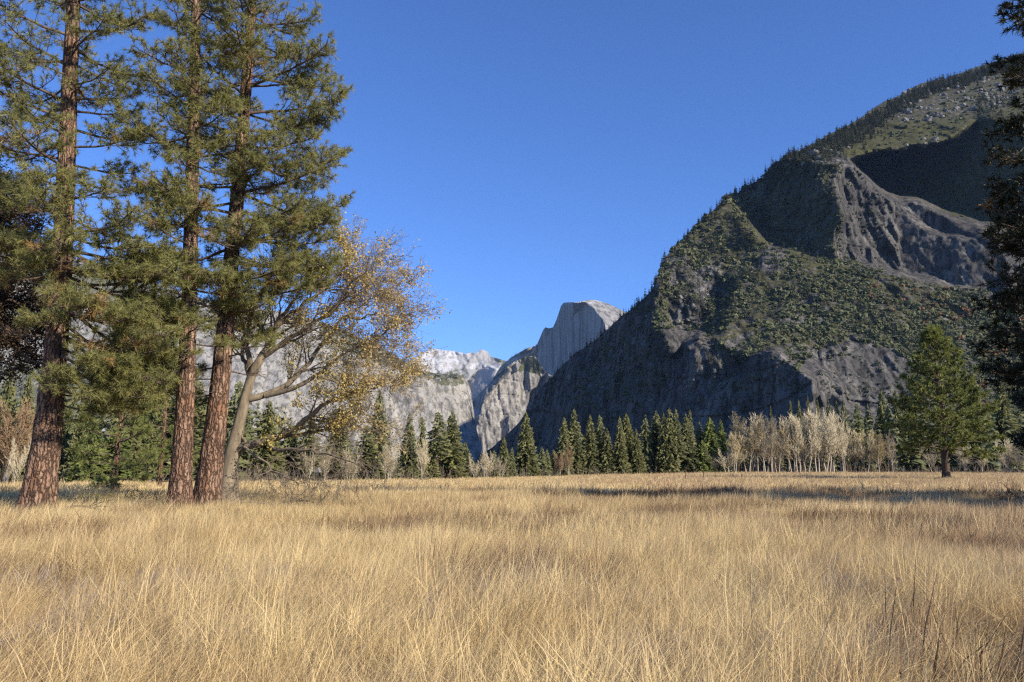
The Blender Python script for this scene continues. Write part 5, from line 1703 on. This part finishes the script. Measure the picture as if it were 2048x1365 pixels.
post_me = None
for i, (px, py, h) in enumerate([(1371, 957, 22), (1407, 958, 22), (1430, 958, 18), (1483, 957, 14), (1600, 957, 16), (1717, 956, 12)]):
    Y = 112.0
    a, _ = ab(px, 950)
    x = a * Y
    z = float(ground_h(x, Y))
    if post_me is None:
        post_me = mesh_from('fence_post', [tubes(np.array([[[0, 0, -0.1], [0, 0, 0.7], [0.01, 0, 1.45]]]), np.array([[0.05, 0.048, 0.045]]), 6)], [M_DARKTRUNK], True)
    o = obj('fence_post', post_me, label=['thin dark post, leftmost of the row standing in the far meadow', 'thin dark post, second from the left in the far meadow', 'thin dark post, third from the left in the far meadow',
                                      'short thin post before the left end of the bare grove', 'thin post before the middle of the bare grove', 'short post before the yellow-topped trees'][i], cat='post', group='thin posts in the far meadow', loc=(x, Y, z))
    o.scale = (1, 1, h / 18.0)

def bush(px, py, Y, w, h, mat, label, name, cat, n=260, group=None, leaf=0.1):
    r = np.random.default_rng(int(px * 7 + Y))
    p = at(px, py, Y)
    p[2] = float(ground_h(p[0], p[1]))
    root = obj(name, None, label=label, cat=cat, group=group, loc=p)
    P, Rr, tip = [], [], []
    for k in range(n // 10):
        d = np.array([r.normal(0, w * 0.3), r.normal(0, w * 0.25), h * r.uniform(0.5, 1.0)])
        P.append(np.array([[0, 0, 0], d * 0.5 + r.normal(0, 0.03, 3), d]))
        Rr.append([0.012, 0.008, 0.004])
        tip += [d, d * 0.8, d * 0.6]
    obj('stems', mesh_from('stems', [tubes(np.array(P), np.array(Rr), 3)], [M_WEED]), root)
    V, Fq = leaf_quads(r, np.array(tip), leaf, 0.08 * h + 0.03, max(2, n // (n // 10 * 3)))
    obj('foliage', mesh_from('foliage', [(V, Fq)], [mat], False, {'tone': np.repeat(r.uniform(0, 1, len(V) // 4), 4)}), root)
bush(150, 985, 37, 2.6, 0.75, M_FERN, 'low yellow-green bush in the grass right of the first big pine', 'green_bush', 'bush', 500, leaf=0.07)
bush(212, 980, 37, 1.8, 0.95, M_FERN, 'taller yellow-green bush midway between the two left pines', 'green_bush', 'bush', 400, leaf=0.07)
bush(268, 978, 37, 1.0, 0.95, M_FERN, 'small dark green sapling left of the second big pine', 'green_bush', 'bush', 240, leaf=0.08)
bush(308, 980, 36, 0.8, 0.8, M_BROWNLEAF, 'small brown dry plant just left of the second big pine', 'dry_plant', 'plant', 160, leaf=0.08)

# ------------------------------------------------------------------ meadow grass
def tuft_mesh(seed, blades, spread, h, lean, w, curve=0.5, K=4, head=0.0, dark=0.0):
    r = np.random.default_rng(seed)
    P0 = np.stack([r.normal(0, spread, blades), r.normal(0, spread, blades), np.zeros(blades)], -1)
    az = r.normal(0.0, 0.95, blades)
    ln = np.abs(r.normal(lean, 0.26, blades))
    H = h * r.uniform(0.45, 1.15, blades)
    t = np.linspace(0, 1, K)
    V, Fq, al = [], [], []
    d = np.stack([np.cos(az), np.sin(az)], -1)
    side = np.stack([-np.sin(az + r.normal(0, 0.9, blades)), np.cos(az + r.normal(0, 0.9, blades))], -1)
    pts = np.zeros((blades, K, 3))
    for k, tt in enumerate(t):
        off = (ln * tt * 0.55 + curve * ln * tt ** 2.2) * H
        pts[:, k, 0] = P0[:, 0] + d[:, 0] * off
        pts[:, k, 1] = P0[:, 1] + d[:, 1] * off
        pts[:, k, 2] = H * tt * (1 - 0.25 * ln * tt)
    ww = w * r.uniform(0.6, 1.3, blades)
    prof = np.interp(t, [0, 0.7, 1], [1.0, 0.75, 0.12])
    A = pts.copy()
    B = pts.copy()
    A[:, :, :2] += side[:, None, :] * (ww[:, None] * prof[None])[:, :, None] * 0.5
    B[:, :, :2] -= side[:, None, :] * (ww[:, None] * prof[None])[:, :, None] * 0.5
    VV = np.stack([A, B], 2).reshape(-1, 3)
    idx = np.arange(blades * K * 2).reshape(blades, K, 2)
    Fq = np.stack([idx[:, :-1, 0], idx[:, :-1, 1], idx[:, 1:, 1], idx[:, 1:, 0]], -1).reshape(-1, 4)
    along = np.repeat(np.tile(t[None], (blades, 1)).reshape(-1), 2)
    tone = np.repeat(np.repeat(np.clip(r.normal(0.35, 0.3, blades), 0, 1), K), 2)
    return VV, Fq, along, tone

def grass_layer(name, seed, specs, mat, pts, rot, scl, kinds=None, kindname='stuff'):
    """one stuff object: a cloud of points that carries tufts"""
    coll = bpy.data.collections.new(name + '_tufts')
    for i, sp in enumerate(specs):
        V, Fq, al, tn = tuft_mesh(seed + i, **sp)
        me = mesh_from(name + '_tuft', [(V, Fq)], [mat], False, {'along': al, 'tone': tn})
        coll.objects.link(bpy.data.objects.new(name + '_tuft', me))
    me = bpy.data.meshes.new(name)
    me.vertices.add(len(pts))
    me.vertices.foreach_set('co', np.asarray(pts, np.float32).ravel())
    a = me.attributes.new('rot', 'FLOAT_VECTOR', 'POINT')
    a.data.foreach_set('vector', np.asarray(rot, np.float32).ravel())
    a = me.attributes.new('scl', 'FLOAT', 'POINT')
    a.data.foreach_set('value', np.asarray(scl, np.float32))
    o = obj(name, me, kind=kindname)
    ng = bpy.data.node_groups.new(name + '_nodes', 'GeometryNodeTree')
    ng.interface.new_socket('Geometry', in_out='INPUT', socket_type='NodeSocketGeometry')
    ng.interface.new_socket('Geometry', in_out='OUTPUT', socket_type='NodeSocketGeometry')
    N, L = ng.nodes, ng.links
    gi, go = N.new('NodeGroupInput'), N.new('NodeGroupOutput')
    ci = N.new('GeometryNodeCollectionInfo')
    ci.inputs[0].default_value = coll
    ci.inputs[1].default_value = True
    ci.inputs[2].default_value = True
    iop = N.new('GeometryNodeInstanceOnPoints')
    iop.inputs['Pick Instance'].default_value = True
    ra = N.new('GeometryNodeInputNamedAttribute')
    ra.data_type = 'FLOAT_VECTOR'
    ra.inputs[0].default_value = 'rot'
    sa = N.new('GeometryNodeInputNamedAttribute')
    sa.data_type = 'FLOAT'
    sa.inputs[0].default_value = 'scl'
    L.new(gi.outputs[0], iop.inputs['Points'])
    L.new(ci.outputs[0], iop.inputs['Instance'])
    L.new(ra.outputs[0], iop.inputs['Rotation'])
    L.new(sa.outputs[0], iop.inputs['Scale'])
    L.new(iop.outputs[0], go.inputs[0])
    md = o.modifiers.new('tufts', 'NODES')
    md.node_group = ng
    return o

def scatter_ground(y0, y1, dens, seed, margin=2.5, maxy=None):
    r = np.random.default_rng(seed)
    area = 0.5 * (0.72 * y0 * 2 + 0.72 * y1 * 2 + 4 * margin) * (y1 - y0)
    n = int(area * dens)
    y = np.sqrt(r.uniform(y0**2, y1**2, n))
    x = r.uniform(-1, 1, n) * (0.72 * y + margin)
    k = y < tree_line(x, y) + 1.0
    return x[k], y[k]

def wind(x, y, seed, sd=0.5):
    base = 1.1 * vnoise(x / 5.5, y / 5.5, seed=seed) + 0.5 * vnoise(x / 1.7, y / 1.7, seed=seed + 1) - 0.1
    return base + np.random.default_rng(seed).normal(0, sd, len(x))

def thin(x, y):
    n = fbm(x / 3.4, y / 3.4, seed=77, octaves=3) + sstep(0, 7, x) * (1 - sstep(26, 40, y)) * 0.24
    return (n < 0.24) | (np.random.default_rng(3).random(len(x)) < 0.5)

def layer(name, seed, y0, y1, dens, specs, mat, mask=None, sc=(0.75, 1.25), margin=2.5, lump=0.35):
    x, y = scatter_ground(y0, y1, dens, seed, margin)
    if mask is not None:
        m = mask(x, y)
        x, y = x[m], y[m]
    z = ground_h(x, y)
    r = np.random.default_rng(seed + 5)
    rot = np.stack([r.normal(0, 0.10, len(x)), r.normal(0, 0.16, len(x)), wind(x, y, seed + 9)], -1)
    s_ = r.uniform(sc[0], sc[1], len(x)) * (1 + lump * vnoise(x / 1.6, y / 1.6, seed=seed + 2))
    print(name, len(x))
    return grass_layer(name, seed, specs, mat, np.stack([x, y, z], -1), rot, s_)

near = [dict(blades=100, spread=0.13, h=0.58, lean=0.75, w=0.0034), dict(blades=100, spread=0.16, h=0.5, lean=1.0, w=0.0034), dict(blades=90, spread=0.12, h=0.66, lean=0.5, w=0.0034),
        dict(blades=120, spread=0.18, h=0.42, lean=1.25, w=0.0036, curve=0.8), dict(blades=80, spread=0.14, h=0.52, lean=0.9, w=0.004), dict(blades=110, spread=0.2, h=0.36, lean=1.5, w=0.0034, curve=1.0)]
mid = [dict(blades=70, spread=0.2, h=0.6, lean=0.5, w=0.009, K=3), dict(blades=80, spread=0.24, h=0.5, lean=1.0, w=0.009, K=3), dict(blades=80, spread=0.2, h=0.62, lean=0.6, w=0.008, K=3), dict(blades=80, spread=0.26, h=0.42, lean=1.3, w=0.009, K=3)]
far = [dict(blades=60, spread=0.5, h=0.55, lean=0.5, w=0.035, K=3), dict(blades=60, spread=0.55, h=0.5, lean=0.7, w=0.035, K=3)]
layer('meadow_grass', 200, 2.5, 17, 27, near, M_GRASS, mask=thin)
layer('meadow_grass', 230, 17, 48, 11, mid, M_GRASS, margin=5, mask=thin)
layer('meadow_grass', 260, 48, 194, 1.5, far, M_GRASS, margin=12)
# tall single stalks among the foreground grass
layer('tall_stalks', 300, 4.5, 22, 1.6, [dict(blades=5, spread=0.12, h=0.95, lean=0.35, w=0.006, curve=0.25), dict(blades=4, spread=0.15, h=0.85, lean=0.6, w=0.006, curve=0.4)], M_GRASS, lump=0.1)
# brown and grey dead weeds in patches
def patch(th, seed, s_):
    return lambda x, y: fbm(x / s_, y / s_, seed=seed, octaves=3) > th
def brown_mask(x, y):
    n = fbm(x / 3.4, y / 3.4, seed=77, octaves=3)
    right = sstep(0, 7, x) * (1 - sstep(26, 40, y)) * 0.24
    return n + right > 0.24
layer('brown_weeds', 330, 4, 60, 8, [dict(blades=44, spread=0.15, h=0.6, lean=0.8, w=0.009, curve=0.3, K=3), dict(blades=40, spread=0.17, h=0.62, lean=0.6, w=0.009, curve=0.2, K=3)], M_WEED, mask=brown_mask)
layer('grey_weeds', 350, 5, 13, 12, [dict(blades=50, spread=0.10, h=0.46, lean=0.7, w=0.006, curve=0.2), dict(blades=44, spread=0.12, h=0.5, lean=0.9, w=0.006, curve=0.1)], M_GWEED, mask=patch(0.12, 78, 1.3))
def ditch_mask(x, y):
    yd = 41 + 2.6 * np.sin(x / 11.0) + 0.05 * x
    n = vnoise(x / 5, y / 1.2, seed=12)
    return (x > 1) & (np.abs(y - yd - 1) < 3.2) & (x < 36) & (n > -0.15)
layer('shadow_band_weeds', 370, 34, 52, 9.0, [dict(blades=44, spread=0.22, h=0.66, lean=0.6, w=0.02, curve=0.2, K=3)], M_BAND_WEED, mask=ditch_mask)  # ditch weeds, coloured dark to deepen the shadow band as well
